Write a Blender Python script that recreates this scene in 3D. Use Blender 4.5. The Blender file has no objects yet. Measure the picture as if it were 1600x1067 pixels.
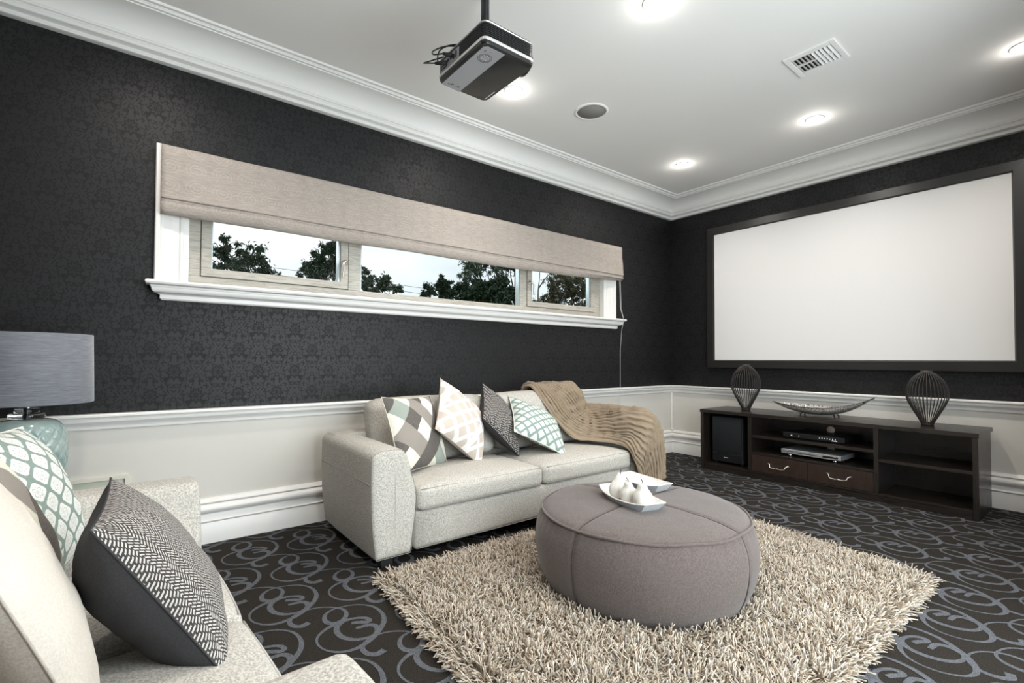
import bpy, bmesh, math, random
import numpy as np
from mathutils import Vector, Matrix, noise

rnd = random.Random(7)
scene = bpy.context.scene
COL = scene.collection
PI = math.pi

# ------------------------------------------------------------------ camera
cam_d = bpy.data.cameras.new('camera')
cam = bpy.data.objects.new('camera', cam_d)
COL.objects.link(cam)
cam_d.sensor_width = 36.0
cam_d.sensor_fit = 'HORIZONTAL'
cam_d.lens = 756.2915 * 36.0 / 1600.0
cam_d.shift_y = 11.7557 / 1600.0
cam_d.clip_start = 0.02
cam_d.clip_end = 200
_R = Vector((0.78621885, -0.61793711, 0.00369416))
_U = Vector((-0.01655254, -0.01508355, 0.99974922))
_F = Vector((0.61772642, 0.78608283, 0.0220874))
m = Matrix.Identity(4)
for i in range(3):
    m[i][0] = _R[i]; m[i][1] = _U[i]; m[i][2] = -_F[i]
m[0][3], m[1][3], m[2][3] = -4.684874, -3.116720, 1.0
cam.matrix_world = m
scene.camera = cam

# ------------------------------------------------------------------ colour management, light paths
vs = scene.view_settings
vs.view_transform = 'Standard'
vs.look = 'None'
vs.gamma = 1.0
vs.use_curve_mapping = False
vs.exposure = 0.72
scene.cycles.use_denoising = True
scene.cycles.max_bounces = 10
scene.cycles.diffuse_bounces = 6
scene.cycles.glossy_bounces = 4
scene.cycles.transmission_bounces = 8
scene.cycles.transparent_max_bounces = 12
scene.cycles.sample_clamp_indirect = 6.0
scene.cycles.caustics_refractive = False
scene.cycles.caustics_reflective = False

# ------------------------------------------------------------------ world: soft overcast sky
world = bpy.data.worlds.new('overcast_sky')
scene.world = world
world.use_nodes = True
wt = world.node_tree
wt.nodes.clear()
w_out = wt.nodes.new('ShaderNodeOutputWorld')
w_bg = wt.nodes.new('ShaderNodeBackground')
w_tc = wt.nodes.new('ShaderNodeTexCoord')
w_map = wt.nodes.new('ShaderNodeMapping')
w_map.inputs['Scale'].default_value = (1.0, 1.0, 3.2)
w_n = wt.nodes.new('ShaderNodeTexNoise')
w_n.inputs['Scale'].default_value = 2.6
w_n.inputs['Detail'].default_value = 5
w_r = wt.nodes.new('ShaderNodeValToRGB')
w_r.color_ramp.elements[0].position = 0.36
w_r.color_ramp.elements[0].color = (0.56, 0.60, 0.645, 1)
w_r.color_ramp.elements[1].position = 0.62
w_r.color_ramp.elements[1].color = (0.80, 0.81, 0.83, 1)
wt.links.new(w_tc.outputs['Generated'], w_map.inputs['Vector'])
wt.links.new(w_map.outputs['Vector'], w_n.inputs['Vector'])
wt.links.new(w_n.outputs['Fac'], w_r.inputs['Fac'])
wt.links.new(w_r.outputs['Color'], w_bg.inputs['Color'])
w_bg.inputs['Strength'].default_value = 1.02
wt.links.new(w_bg.outputs['Background'], w_out.inputs['Surface'])

# daylight arriving through the glazed door opening in the near wall
def area_light(name, loc, rot, sx, sy, power, col=(1, 1, 1), spread=PI):
    l = bpy.data.lights.new(name, 'AREA')
    l.shape = 'RECTANGLE'; l.size = sx; l.size_y = sy
    l.energy = power; l.color = col; l.spread = spread
    o = bpy.data.objects.new(name, l); COL.objects.link(o)
    o.location = loc; o.rotation_euler = rot
    return o
DAY_POWER = 95
area_light('daylight_through_door', (-3.05, -3.75, 1.25), (math.radians(82), 0, 0), 2.5, 2.3, DAY_POWER, (0.92, 0.95, 1.0))
area_light('daylight_through_window', (-2.7, 0.42, 1.95), (math.radians(-72), 0, 0), 3.2, 0.5, 8, (0.93, 0.96, 1.0))

H_CEIL = 2.74
LAMP_XY = [(-0.846, -1.749), (-0.865, -0.695), (-0.842, -2.788), (-2.712, -1.72), (-2.775, -0.689), (-2.72, -2.79),
           (-4.6, -0.69), (-4.6, -1.74), (-4.6, -2.79)]
LAMP_POWER = 20.0
for k, (lx, ly) in enumerate(LAMP_XY):
    l = bpy.data.lights.new('downlight_lamp', 'SPOT')
    l.energy = LAMP_POWER * 1.35; l.color = (1.0, 0.93, 0.85)
    l.spot_size = math.radians(150); l.spot_blend = 0.9; l.shadow_soft_size = 0.045
    o = bpy.data.objects.new('downlight_lamp', l); COL.objects.link(o)
    o.location = (lx, ly, H_CEIL - 0.022)
    l = bpy.data.lights.new('added_halo_light', 'POINT')  # added point light, imitates the bloom halo on the ceiling round each downlight
    l.energy = 0.6; l.color = (1.0, 0.96, 0.9); l.shadow_soft_size = 0.02
    o = bpy.data.objects.new('added_halo_light', l); COL.objects.link(o)
    o.location = (lx, ly, H_CEIL - 0.06)

# ================================================================== node helpers
class E:
    """a float socket that composes into math nodes"""
    def __init__(s, nt, v): s.nt = nt; s.v = v
    def _op(s, op, *a, clamp=False):
        n = s.nt.nodes.new('ShaderNodeMath'); n.operation = op; n.use_clamp = clamp
        for i, x in enumerate((s,) + a):
            x = x.v if isinstance(x, E) else x
            if isinstance(x, (int, float)): n.inputs[i].default_value = x
            else: s.nt.links.new(x, n.inputs[i])
        return E(s.nt, n.outputs[0])
    def __add__(s, o): return s._op('ADD', o)
    __radd__ = __add__
    def __sub__(s, o): return s._op('SUBTRACT', o)
    def __rsub__(s, o): return (s * -1) + o
    def __mul__(s, o): return s._op('MULTIPLY', o)
    __rmul__ = __mul__
    def __truediv__(s, o): return s._op('DIVIDE', o)
    def __neg__(s): return s * -1
    def abs(s): return s._op('ABSOLUTE')
    def sin(s): return s._op('SINE')
    def cos(s): return s._op('COSINE')
    def floor(s): return s._op('FLOOR')
    def fract(s): return s._op('FRACT')
    def sqrt(s): return s._op('SQRT')
    def lt(s, o): return s._op('LESS_THAN', o)
    def gt(s, o): return s._op('GREATER_THAN', o)
    def mod(s, o): return s._op('FLOORED_MODULO', o)
    def max(s, o): return s._op('MAXIMUM', o)
    def min(s, o): return s._op('MINIMUM', o)
    def pingpong(s, o): return s._op('PINGPONG', o)
    def atan2(s, o): return s._op('ARCTAN2', o)
    def wrapc(s): return (s + 0.5).fract() - 0.5           # to [-.5,.5]
    def clamp(s): return s._op('ADD', 0.0, clamp=True)
    def smooth(s, a, b):                                    # 0 at a, 1 at b
        return ((s - a) / (b - a))._op('ADD', 0.0, clamp=True)

def new_mat(name, rough=0.6, color=(0.8, 0.8, 0.8), metallic=0.0, spec=0.5, **kw):
    m = bpy.data.materials.new(name); m.use_nodes = True
    nt = m.node_tree; b = nt.nodes['Principled BSDF']
    b.inputs['Base Color'].default_value = (*color, 1)
    b.inputs['Roughness'].default_value = rough
    b.inputs['Metallic'].default_value = metallic
    b.inputs['Specular IOR Level'].default_value = spec
    for k, v in kw.items(): b.inputs[k].default_value = v
    m.diffuse_color = (*color, 1)
    return m, nt, b

def coords(nt, kind='Object', scale=(1, 1, 1), rot=(0, 0, 0)):
    tc = nt.nodes.new('ShaderNodeTexCoord')
    mp = nt.nodes.new('ShaderNodeMapping')
    mp.inputs['Scale'].default_value = scale
    mp.inputs['Rotation'].default_value = rot
    nt.links.new(tc.outputs[kind], mp.inputs['Vector'])
    return mp.outputs['Vector']

def world_pos(nt):
    g = nt.nodes.new('ShaderNodeNewGeometry')
    return g.outputs['Position']

def sep(nt, vec):
    s = nt.nodes.new('ShaderNodeSeparateXYZ'); nt.links.new(vec, s.inputs[0])
    return E(nt, s.outputs[0]), E(nt, s.outputs[1]), E(nt, s.outputs[2])

def noise_tex(nt, vec, scale, detail=2, rough=0.5, dist=0.0):
    n = nt.nodes.new('ShaderNodeTexNoise')
    n.inputs['Scale'].default_value = scale; n.inputs['Detail'].default_value = detail
    n.inputs['Roughness'].default_value = rough; n.inputs['Distortion'].default_value = dist
    if vec is not None: nt.links.new(vec, n.inputs['Vector'])
    return E(nt, n.outputs['Fac'])

def mix(nt, f, a, b):
    n = nt.nodes.new('ShaderNodeMix'); n.data_type = 'RGBA'
    for sock, x in ((n.inputs[0], f), (n.inputs[6], a), (n.inputs[7], b)):
        if isinstance(x, E): nt.links.new(x.v, sock)
        elif isinstance(x, (int, float)): sock.default_value = x
        elif isinstance(x, tuple): sock.default_value = (*x, 1) if len(x) == 3 else x
        else: nt.links.new(x, sock)
    return n.outputs[2]

def setc(nt, b, c, name='Base Color'):
    nt.links.new(c.v if isinstance(c, E) else c, b.inputs[name])

def bump(nt, b, h, strength=0.3, dist=0.002, chain=None):
    n = nt.nodes.new('ShaderNodeBump')
    n.inputs['Strength'].default_value = strength
    n.inputs['Distance'].default_value = dist
    nt.links.new(h.v if isinstance(h, E) else h, n.inputs['Height'])
    if chain is not None: nt.links.new(chain, n.inputs['Normal'])
    nt.links.new(n.outputs[0], b.inputs['Normal'])
    return n.outputs[0]

# ================================================================== mesh helpers
def link(o, parent=None):
    COL.objects.link(o)
    if parent is not None: o.parent = parent
    return o

def props(o, label=None, cat=None, group=None, kind=None):
    if label: o['label'] = label
    if cat: o['category'] = cat
    if group: o['group'] = group
    if kind: o['kind'] = kind
    return o

def empty(name, loc=(0, 0, 0), rz=0.0, label=None, cat=None, group=None):
    o = bpy.data.objects.new(name, None); COL.objects.link(o)
    o.location = loc; o.rotation_euler = (0, 0, rz)
    o.empty_display_size = 0.1
    return props(o, label, cat, group)

class MB:
    """mesh collector: verts, faces, per-face material, optional uv per vertex"""
    def __init__(s): s.v = []; s.f = []; s.m = []; s.uv = {}; s.sm = []
    def add(s, verts, faces, mat=0, smooth=True, uvs=None):
        n = len(s.v)
        s.v += [tuple(v) for v in verts]
        s.f += [tuple(i + n for i in f) for f in faces]
        s.m += [mat] * len(faces); s.sm += [smooth] * len(faces)
        if uvs:
            for i, u in enumerate(uvs): s.uv[n + i] = u
        return s
    def box(s, lo, hi, mat=0, bev=0.0, M=None):
        lo = Vector(lo); hi = Vector(hi); c = (lo + hi) / 2; d = hi - lo
        bm = bmesh.new(); bmesh.ops.create_cube(bm, size=1.0)
        for v in bm.verts: v.co = Vector((v.co.x * d.x, v.co.y * d.y, v.co.z * d.z)) + c
        if bev > 0:
            bmesh.ops.bevel(bm, geom=list(bm.edges), offset=min(bev, min(d) * 0.45), segments=2, affect='EDGES', profile=0.6)
        s.bm(bm, mat, False, M); return s
    def bm(s, bm, mat=0, smooth=True, M=None):
        bm.verts.index_update()
        vs_ = [(M @ v.co if M is not None else v.co.copy()) for v in bm.verts]
        s.add(vs_, [[v.index for v in f.verts] for f in bm.faces], mat, smooth)
        bm.free(); return s
    def tube(s, path, r, seg=8, mat=0, closed=False, caps=True, smooth=True):
        P = [Vector(p) for p in path]; n = len(P)
        rr = r if isinstance(r, (list, tuple)) else [r] * n
        T = []
        for i in range(n):
            a = P[(i - 1) % n] if (closed or i > 0) else P[i]
            b = P[(i + 1) % n] if (closed or i < n - 1) else P[i]
            t = (b - a); t = t.normalized() if t.length > 1e-9 else Vector((0, 0, 1))
            T.append(t)
        up = Vector((0, 0, 1)) if abs(T[0].z) < 0.9 else Vector((1, 0, 0))
        N = (up - T[0] * up.dot(T[0])).normalized()
        vv = []; ff = []
        for i in range(n):
            N = (N - T[i] * N.dot(T[i]))
            N = N.normalized() if N.length > 1e-6 else T[i].orthogonal().normalized()
            B = T[i].cross(N)
            for k in range(seg):
                a = 2 * PI * k / seg
                vv.append(P[i] + (N * math.cos(a) + B * math.sin(a)) * rr[i])
        for i in range(n - (0 if closed else 1)):
            j = (i + 1) % n
            for k in range(seg):
                k2 = (k + 1) % seg
                ff.append((i * seg + k, i * seg + k2, j * seg + k2, j * seg + k))
        if caps and not closed:
            ff.append(tuple(range(seg))[::-1]); ff.append(tuple((n - 1) * seg + k for k in range(seg)))
        s.add(vv, ff, mat, smooth); return s
    def lathe(s, prof, center=(0, 0, 0), seg=32, mat=0, caps=True, smooth=True, M=None):
        vv = []; ff = []; n = len(prof)
        for r, z in prof:
            for k in range(seg):
                a = 2 * PI * k / seg
                vv.append(Vector((center[0] + r * math.cos(a), center[1] + r * math.sin(a), center[2] + z)))
        for i in range(n - 1):
            for k in range(seg):
                k2 = (k + 1) % seg
                ff.append((i * seg + k, i * seg + k2, (i + 1) * seg + k2, (i + 1) * seg + k))
        if caps:
            ff.append(tuple(range(seg))[::-1]); ff.append(tuple((n - 1) * seg + k for k in range(seg)))
        if M is not None: vv = [M @ v for v in vv]
        s.add(vv, ff, mat, smooth); return s
    def grid(s, P, mat=0, smooth=True, uv=None, closed_u=False):
        nu = len(P); nv = len(P[0])
        vv = [p for row in P for p in row]
        ff = []
        for i in range(nu - (0 if closed_u else 1)):
            i2 = (i + 1) % nu
            for j in range(nv - 1):
                ff.append((i * nv + j, i2 * nv + j, i2 * nv + j + 1, i * nv + j + 1))
        s.add(vv, ff, mat, smooth, uv); return s
    def build(s, name, mats, parent=None, angle=None, M=None):
        me = bpy.data.meshes.new(name)
        me.from_pydata([tuple(v) for v in s.v], [], s.f)
        mats = mats if isinstance(mats, (list, tuple)) else [mats]
        for m_ in mats: me.materials.append(m_)
        me.polygons.foreach_set('material_index', s.m)
        me.polygons.foreach_set('use_smooth', s.sm)
        if s.uv:
            l = me.uv_layers.new(name='UVMap')
            vi = np.zeros(len(me.loops), dtype=np.int32); me.loops.foreach_get('vertex_index', vi)
            arr = np.zeros((len(s.v), 2), dtype=np.float32)
            for k, u in s.uv.items(): arr[k] = u
            l.data.foreach_set('uv', arr[vi].ravel())
        me.update()
        if angle is not None:
            for p_ in me.polygons: p_.use_smooth = True
            me.set_sharp_from_angle(angle=math.radians(angle))
        o = bpy.data.objects.new(name, me)
        link(o, parent)
        if M is not None: o.matrix_local = M
        return o

def rot_seg(a, b, n):
    return [a + (b - a) * i / n for i in range(n + 1)]

def catmull(P, n=6, closed=False):
    P = [Vector(p) for p in P]; out = []; N = len(P)
    for i in range(N if closed else N - 1):
        p0 = P[(i - 1) % N] if (closed or i > 0) else P[0]
        p1 = P[i]; p2 = P[(i + 1) % N]
        p3 = P[(i + 2) % N] if (closed or i + 2 < N) else P[-1]
        for k in range(n):
            t = k / n
            out.append(0.5 * ((2 * p1) + (p2 - p0) * t + (2 * p0 - 5 * p1 + 4 * p2 - p3) * t * t + (3 * p1 - p0 - 3 * p2 + p3) * t ** 3))
    if not closed: out.append(P[-1])
    return out

def prism(profile, y0, y1, bev=0.0, mb=None, mat=0, seg=3, axis='y'):
    """extrude closed xz profile along y with rounded end edges"""
    mb = mb or MB()
    bm = bmesh.new()
    a = [bm.verts.new((x, y0, z)) for x, z in profile]
    f = bm.faces.new(a)
    r = bmesh.ops.extrude_face_region(bm, geom=[f])
    for v in [g for g in r['geom'] if isinstance(g, bmesh.types.BMVert)]: v.co.y = y1
    bmesh.ops.recalc_face_normals(bm, faces=list(bm.faces))
    if bev > 0:
        es = [e for e in bm.edges if abs(e.verts[0].co.y - e.verts[1].co.y) < 1e-6]
        bmesh.ops.bevel(bm, geom=es, offset=bev, segments=seg, affect='EDGES', profile=0.6)
    mb.bm(bm, mat, True)
    return mb

def round_poly(pts, r, n=4):
    """round the corners of a 2-D polygon; r scalar or per-corner list"""
    out = []; N = len(pts)
    for i in range(N):
        p = Vector(pts[i]); a = Vector(pts[i - 1]); b = Vector(pts[(i + 1) % N])
        ri = r[i] if isinstance(r, (list, tuple)) else r
        if ri <= 0: out.append(tuple(p)); continue
        da = (a - p); db = (b - p)
        l = min(ri, da.length * 0.49, db.length * 0.49)
        q0 = p + da.normalized() * l; q1 = p + db.normalized() * l
        for k in range(n + 1):
            t = k / n
            q = q0 * (1 - t) ** 2 + p * 2 * t * (1 - t) + q1 * t * t
            out.append((q.x, q.y))
    return out

def soft_box(lo, hi, r, puff=(0, 0), cuts=14, fn=None, mb=None, mat=0, M=None):
    mb = mb or MB()
    lo = Vector(lo); hi = Vector(hi); c = (lo + hi) / 2; h = (hi - lo) / 2
    bm = bmesh.new(); bmesh.ops.create_cube(bm, size=2.0)
    bmesh.ops.subdivide_edges(bm, edges=list(bm.edges), cuts=cuts, use_grid_fill=True)
    for v in bm.verts:
        # denser near borders
        q = Vector([math.copysign(abs(x) ** 0.75, x) for x in v.co])
        p = Vector((q.x * h.x, q.y * h.y, q.z * h.z))
        inn = Vector([max(-(h[k] - r), min(h[k] - r, p[k])) for k in range(3)])
        d = p - inn
        if d.length > 1e-9:
            p = inn + d.normalized() * r
        u = min(1, abs(p.x / h.x)); w = min(1, abs(p.y / h.y))
        s_ = (1 - u ** 2.5) * (1 - w ** 2.5)
        zz = p.z / h.z
        if zz > 0: p.z += puff[0] * s_ * zz
        else: p.z += -puff[1] * s_ * (-zz) * -1 * -1
        if fn: p = fn(p, u, w)
        v.co = p + c
    mb.bm(bm, mat, True, M)
    return mb

# ================================================================== materials
def fabric(name, col, col2=None, scale=400, rough=0.95, bstr=0.35, bdist=0.0015, sheen=0.0, big=0.0):
    m_, nt, b = new_mat(name, rough, col, spec=0.25)
    v = coords(nt, 'Object')
    n1 = noise_tex(nt, v, scale, 2, 0.6)
    f = n1.smooth(0.38, 0.62)
    c2 = col2 or tuple(c * 0.72 for c in col)
    c = mix(nt, f, c2, col)
    if big > 0:
        n2 = noise_tex(nt, v, 6, 3)
        c = mix(nt, n2.smooth(0.35, 0.7) * big, c, tuple(x * 0.8 for x in col))
    setc(nt, b, c)
    bump(nt, b, n1, bstr, bdist)
    if sheen: b.inputs['Sheen Weight'].default_value = sheen
    return m_

M_ceil, nt, b = new_mat('ceiling_paint', 0.75, (0.80, 0.785, 0.765), spec=0.2)
M_white, nt, b = new_mat('white_gloss_trim_paint', 0.32, (0.78, 0.765, 0.745))
M_cornice, nt, b = new_mat('cornice_paint', 0.6, (0.76, 0.75, 0.73), spec=0.25)
M_wains, nt, b = new_mat('wainscot_paint', 0.55, (0.635, 0.61, 0.565), spec=0.3)
n_ = noise_tex(nt, world_pos(nt), 60, 2); bump(nt, b, n_, 0.05, 0.001)

# dark damask wallpaper
def wallpaper(name, axis):
    m_, nt, b = new_mat(name, 0.5, (0.03, 0.03, 0.031), spec=0.3)
    x, y, z = sep(nt, world_pos(nt))
    h = x if axis == 'x' else y
    X = (h - 0.093) / 0.2; Z = (z - 0.932) / 0.25
    ax = X.wrapc(); az = Z.wrapc()
    bx = (X + 0.5).wrapc(); bz = (Z + 0.5).wrapc()
    selA = (ax.abs() + az.abs()).lt(0.5)
    px = ax * selA + bx * (1 - selA); py = az * selA + bz * (1 - selA)
    qx = px.abs()
    r = (px * px + (py + 0.02) * (py + 0.02)).sqrt()
    th = py.atan2(qx)
    pal = r.lt((th * 7.0).cos() * 0.035 + 0.19)
    det = ((r * 60.0 + (th * 9.0).sin() * 1.6).sin()).gt(-0.25)
    mask = pal * det
    def ring(cx, cy, rad, w, cut=None):
        dx = qx - cx; dy = py - cy
        d = (dx * dx + dy * dy * 1.4).sqrt()
        g = (d - rad).abs().lt(w)
        if cut is not None: g = g * (dx * cut[0] + dy * cut[1]).gt(-0.02)
        return g
    for a in ((0.12, 0.24, 0.05, 0.014, (-1, 1)), (0.20, 0.15, 0.045, 0.013, (1, 1)), (0.27, 0.04, 0.05, 0.014, (1, -0.4)),
              (0.24, -0.10, 0.055, 0.014, (1, -1)), (0.12, -0.24, 0.06, 0.016, (1, -1)), (0.05, -0.31, 0.04, 0.012, (-1, -1)),
              (0.33, -0.02, 0.035, 0.012, (-1, 1)), (0.04, 0.34, 0.04, 0.012, (1, 1)), (0.17, -0.17, 0.03, 0.03, None), (0.08, 0.29, 0.02, 0.02, None)):
        mask = mask.max(ring(*a))
    lat = ((qx + py.abs()) - 0.455 + (py * 40.0).sin() * 0.012).abs().lt(0.016)
    mask = mask.max(lat * ((qx * 55.0).sin().gt(-0.4)))
    fade = noise_tex(nt, world_pos(nt), 300, 2).smooth(0.25, 0.5)
    mask = mask * fade
    fine = noise_tex(nt, world_pos(nt), 900, 1)
    base = mix(nt, fine, (0.0085, 0.0085, 0.009), (0.0155, 0.0155, 0.0165))
    setc(nt, b, mix(nt, mask, base, (0.003, 0.003, 0.0032)))
    rr = mask * 0.14 + 0.47
    nt.links.new(rr.v, b.inputs['Roughness'])
    # paper seams every drop
    seam = ((h + 4.72) / 0.53).wrapc().abs().lt(0.0018)
    bump(nt, b, (mask * 0.6 + fine * 0.35 + seam * -2.0), 0.35, 0.0012)
    return m_
M_paper_left = wallpaper('black_damask_wallpaper_left', 'x')
M_paper_right = wallpaper('black_damask_wallpaper_right', 'y')

# carpet
M_carpet, nt, b = new_mat('dark_loop_carpet', 1.0, (0.03, 0.027, 0.024), spec=0.1)
wp = world_pos(nt)
n1 = noise_tex(nt, wp, 260, 3, 0.7); n2 = noise_tex(nt, wp, 9, 2)
c = mix(nt, n1.smooth(0.3, 0.7), (0.008, 0.007, 0.0062), (0.044, 0.038, 0.033))
c = mix(nt, n2.smooth(0.3, 0.75) * 0.35, c, (0.035, 0.029, 0.024))
setc(nt, b, c); bump(nt, b, n1, 0.9, 0.004)
M_scroll, nt, b = new_mat('carpet_scroll_yarn', 1.0, (0.17, 0.18, 0.2), spec=0.1)
wp = world_pos(nt)
n1 = noise_tex(nt, wp, 260, 3, 0.7)
setc(nt, b, mix(nt, n1.smooth(0.28, 0.72), (0.045, 0.047, 0.054), (0.165, 0.172, 0.190)))
bump(nt, b, n1, 0.9, 0.004)

M_sofa = fabric('pale_grey_boucle', (0.56, 0.535, 0.49), (0.35, 0.33, 0.30), scale=190, bstr=0.7, bdist=0.003)
M_sofa_pipe = fabric('sofa_seam', (0.36, 0.345, 0.31), scale=500)
M_suede = fabric('taupe_suede', (0.128, 0.103, 0.095), (0.080, 0.063, 0.058), scale=200, bstr=0.25, bdist=0.001, sheen=0.2, big=0.45)
M_suede_pipe = fabric('taupe_piping', (0.075, 0.06, 0.058), scale=500, sheen=0.1)
M_black, nt, b = new_mat('black_plastic', 0.35, (0.008, 0.008, 0.009))
M_blackmatte, nt, b = new_mat('matte_black', 0.7, (0.012, 0.012, 0.012))
M_chrome, nt, b = new_mat('chrome', 0.12, (0.8, 0.8, 0.82), metallic=1.0)
M_brushed, nt, b = new_mat('satin_nickel', 0.3, (0.72, 0.68, 0.62), metallic=1.0)
M_silver, nt, b = new_mat('silver_plastic', 0.35, (0.55, 0.56, 0.58), metallic=0.6)

def dark_wood(name, c1, c2, sc=(3, 60, 60), rough=0.30):
    m_, nt, b = new_mat(name, rough, c1)
    v = coords(nt, 'Object', sc)
    n = noise_tex(nt, v, 3.0, 4, 0.65, 0.4)
    setc(nt, b, mix(nt, n.smooth(0.3, 0.7), c1, c2)); bump(nt, b, n, 0.08, 0.001)
    nt.links.new((n * 0.2 + rough - 0.1).v, b.inputs['Roughness']); b.inputs['Specular IOR Level'].default_value = 0.6
    return m_
M_wenge_h = dark_wood('wenge_wood_horizontal', (0.008, 0.006, 0.0052), (0.024, 0.018, 0.0145), (60, 2.5, 60))
M_wenge_v = dark_wood('wenge_wood_upright', (0.008, 0.006, 0.0052), (0.024, 0.018, 0.0145), (60, 60, 2.5))
M_drawer = dark_wood('wenge_drawer_front', (0.015, 0.009, 0.007), (0.046, 0.027, 0.020), (70, 70, 2.0))

# timber window frame, limed
M_limed, nt, b = new_mat('limed_timber', 0.45, (0.62, 0.59, 0.54))
v = coords(nt, 'Object', (3, 40, 40))
n = noise_tex(nt, v, 2.5, 5, 0.7, 1.2)
setc(nt, b, mix(nt, n.smooth(0.42, 0.66), (0.47, 0.445, 0.395), (0.29, 0.265, 0.22)))

# blind linen
M_blind, nt, b = new_mat('blind_linen', 0.9, (0.5, 0.44, 0.39), spec=0.2)
v = coords(nt, 'Object', (25, 25, 420))
n = noise_tex(nt, v, 1.0, 3, 0.7)
v2 = coords(nt, 'Object', (1, 1, 1))
x, y, z = sep(nt, v2)
sx = (x / 0.12).wrapc(); sz = (z / 0.10).wrapc()
rr = (sx * sx + sz * sz).sqrt(); tt = sz.atan2(sx)
sp = ((rr * 42.0 + tt).sin()).gt(0.72) * rr.lt(0.46)
c = mix(nt, n.smooth(0.3, 0.7), (0.27, 0.235, 0.208), (0.42, 0.372, 0.335))
c = mix(nt, sp * 0.16, c, (0.62, 0.57, 0.53))
setc(nt, b, c); bump(nt, b, n * 0.6 + sp * 0.4, 0.4, 0.0012)
b.inputs['Transmission Weight'].default_value = 0.0

M_glass, nt, b = new_mat('window_glass', 0.0, (1, 1, 1))
nt.nodes.clear()
o_ = nt.nodes.new('ShaderNodeOutputMaterial'); t_ = nt.nodes.new('ShaderNodeBsdfTransparent'); g_ = nt.nodes.new('ShaderNodeBsdfGlossy')
g_.inputs['Roughness'].default_value = 0.02; mx_ = nt.nodes.new('ShaderNodeMixShader'); fr_ = nt.nodes.new('ShaderNodeFresnel'); fr_.inputs[0].default_value = 1.07
t_.inputs[0].default_value = (0.93, 0.96, 0.95, 1)
nt.links.new(fr_.outputs[0], mx_.inputs[0]); nt.links.new(t_.outputs[0], mx_.inputs[1]); nt.links.new(g_.outputs[0], mx_.inputs[2]); nt.links.new(mx_.outputs[0], o_.inputs[0])

M_lampglow, nt, b = new_mat('downlight_lens', 0.5, (1, 1, 1))
b.inputs['Emission Color'].default_value = (1, 0.97, 0.92, 1); b.inputs['Emission Strength'].default_value = 30
M_screen, nt, b = new_mat('projection_fabric', 0.85, (0.76, 0.75, 0.74), spec=0.1)
M_velvet, nt, b = new_mat('black_satin_frame', 0.33, (0.018, 0.017, 0.016))
v = coords(nt, 'Object', (30, 3, 30)); n = noise_tex(nt, v, 6, 3); nt.links.new((n * 0.15 + 0.27).v, b.inputs['Roughness'])

# ================================================================== room shell
X0, Y0 = -5.5, -3.5          # far (hidden) corner of the room
WIN = (-4.46, -1.11, 1.40, 2.07)  # window opening x0,x1,z0,z1

def quadwall(name, rects, mats, axis, pos, thick):
    """rects: (u0,u1,z0,z1,mat) solid blocks of the wall"""
    mb = MB()
    for u0, u1, z0, z1, mt in rects:
        if axis == 'y': lo = (u0, min(pos, pos + thick), z0); hi = (u1, max(pos, pos + thick), z1)
        else: lo = (min(pos, pos + thick), u0, z0); hi = (max(pos, pos + thick), u1, z1)
        mb.box(lo, hi, mt)
    return props(mb.build(name, mats), kind='structure')

ZR = 0.70
x0, x1, z0, z1 = WIN
quadwall('wall_left', [(X0 - .2, 0.2, -0.05, ZR, 1), (X0 - .2, x0, ZR, H_CEIL, 0), (x1, 0.2, ZR, H_CEIL, 0), (x0, x1, ZR, z0, 0), (x0, x1, z1, H_CEIL, 0)],
         [M_paper_left, M_wains], 'y', 0.0, 0.14)
quadwall('wall_right', [(Y0 - .2, 0.0, -0.05, ZR, 1), (Y0 - .2, 0.0, ZR, H_CEIL, 0)], [M_paper_right, M_wains], 'x', 0.0, 0.2)
quadwall('wall_back', [(Y0 - .2, 0.0, -0.05, ZR, 1), (Y0 - .2, 0.0, ZR, H_CEIL, 0)], [M_paper_right, M_wains], 'x', X0, -0.2)
DX0, DX1, DZ = -4.25, -1.85, 2.3
quadwall('wall_near', [(X0, DX0, -0.05, ZR, 1), (DX1, 0.0, -0.05, ZR, 1), (X0, DX0, ZR, H_CEIL, 0), (DX1, 0.0, ZR, H_CEIL, 0), (DX0, DX1, DZ, H_CEIL, 0)],
         [M_paper_left, M_wains], 'y', Y0, -0.2)
props(MB().box((X0 - .2, Y0 - .2, H_CEIL), (0.2, 0.14, H_CEIL + 0.1)).build('ceiling', M_ceil), kind='structure')

# floor with woven scroll ribbons
G_PTS = [(-0.008, 0.009), (0.014, 0.007), (0.04, 0.002), (0.056, -0.019), (0.051, -0.051), (0.029, -0.073), (-0.003, -0.075), (-0.039, -0.059), (-0.066, -0.02), (-0.072, 0.025), (-0.059, 0.062), (-0.025, 0.085), (0.013, 0.081), (0.045, 0.061), (0.054, 0.036), (0.041, 0.026), (0.016, 0.043), (-0.008, 0.055)]
S_PTS = [(-0.134, 0.155), (-0.165, 0.148), (-0.188, 0.17), (-0.191, 0.208), (-0.165, 0.242), (-0.12, 0.256), (-0.071, 0.247), (-0.028, 0.217), (0.0, 0.178), (0.0, 0.135), (-0.022, 0.1), (-0.053, 0.09), (-0.077, 0.108), (-0.081, 0.143), (-0.065, 0.178), (-0.033, 0.198), (0.017, 0.194), (0.069, 0.169), (0.105, 0.118), (0.112, 0.05), (0.093, -0.01), (0.049, -0.062), (0.007, -0.094), (-0.038, -0.113), (-0.08, -0.113), (-0.117, -0.091), (-0.144, -0.049), (-0.15, 0.0), (-0.135, 0.04), (-0.102, 0.068), (-0.067, 0.080), (-0.031, 0.086)]
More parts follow.
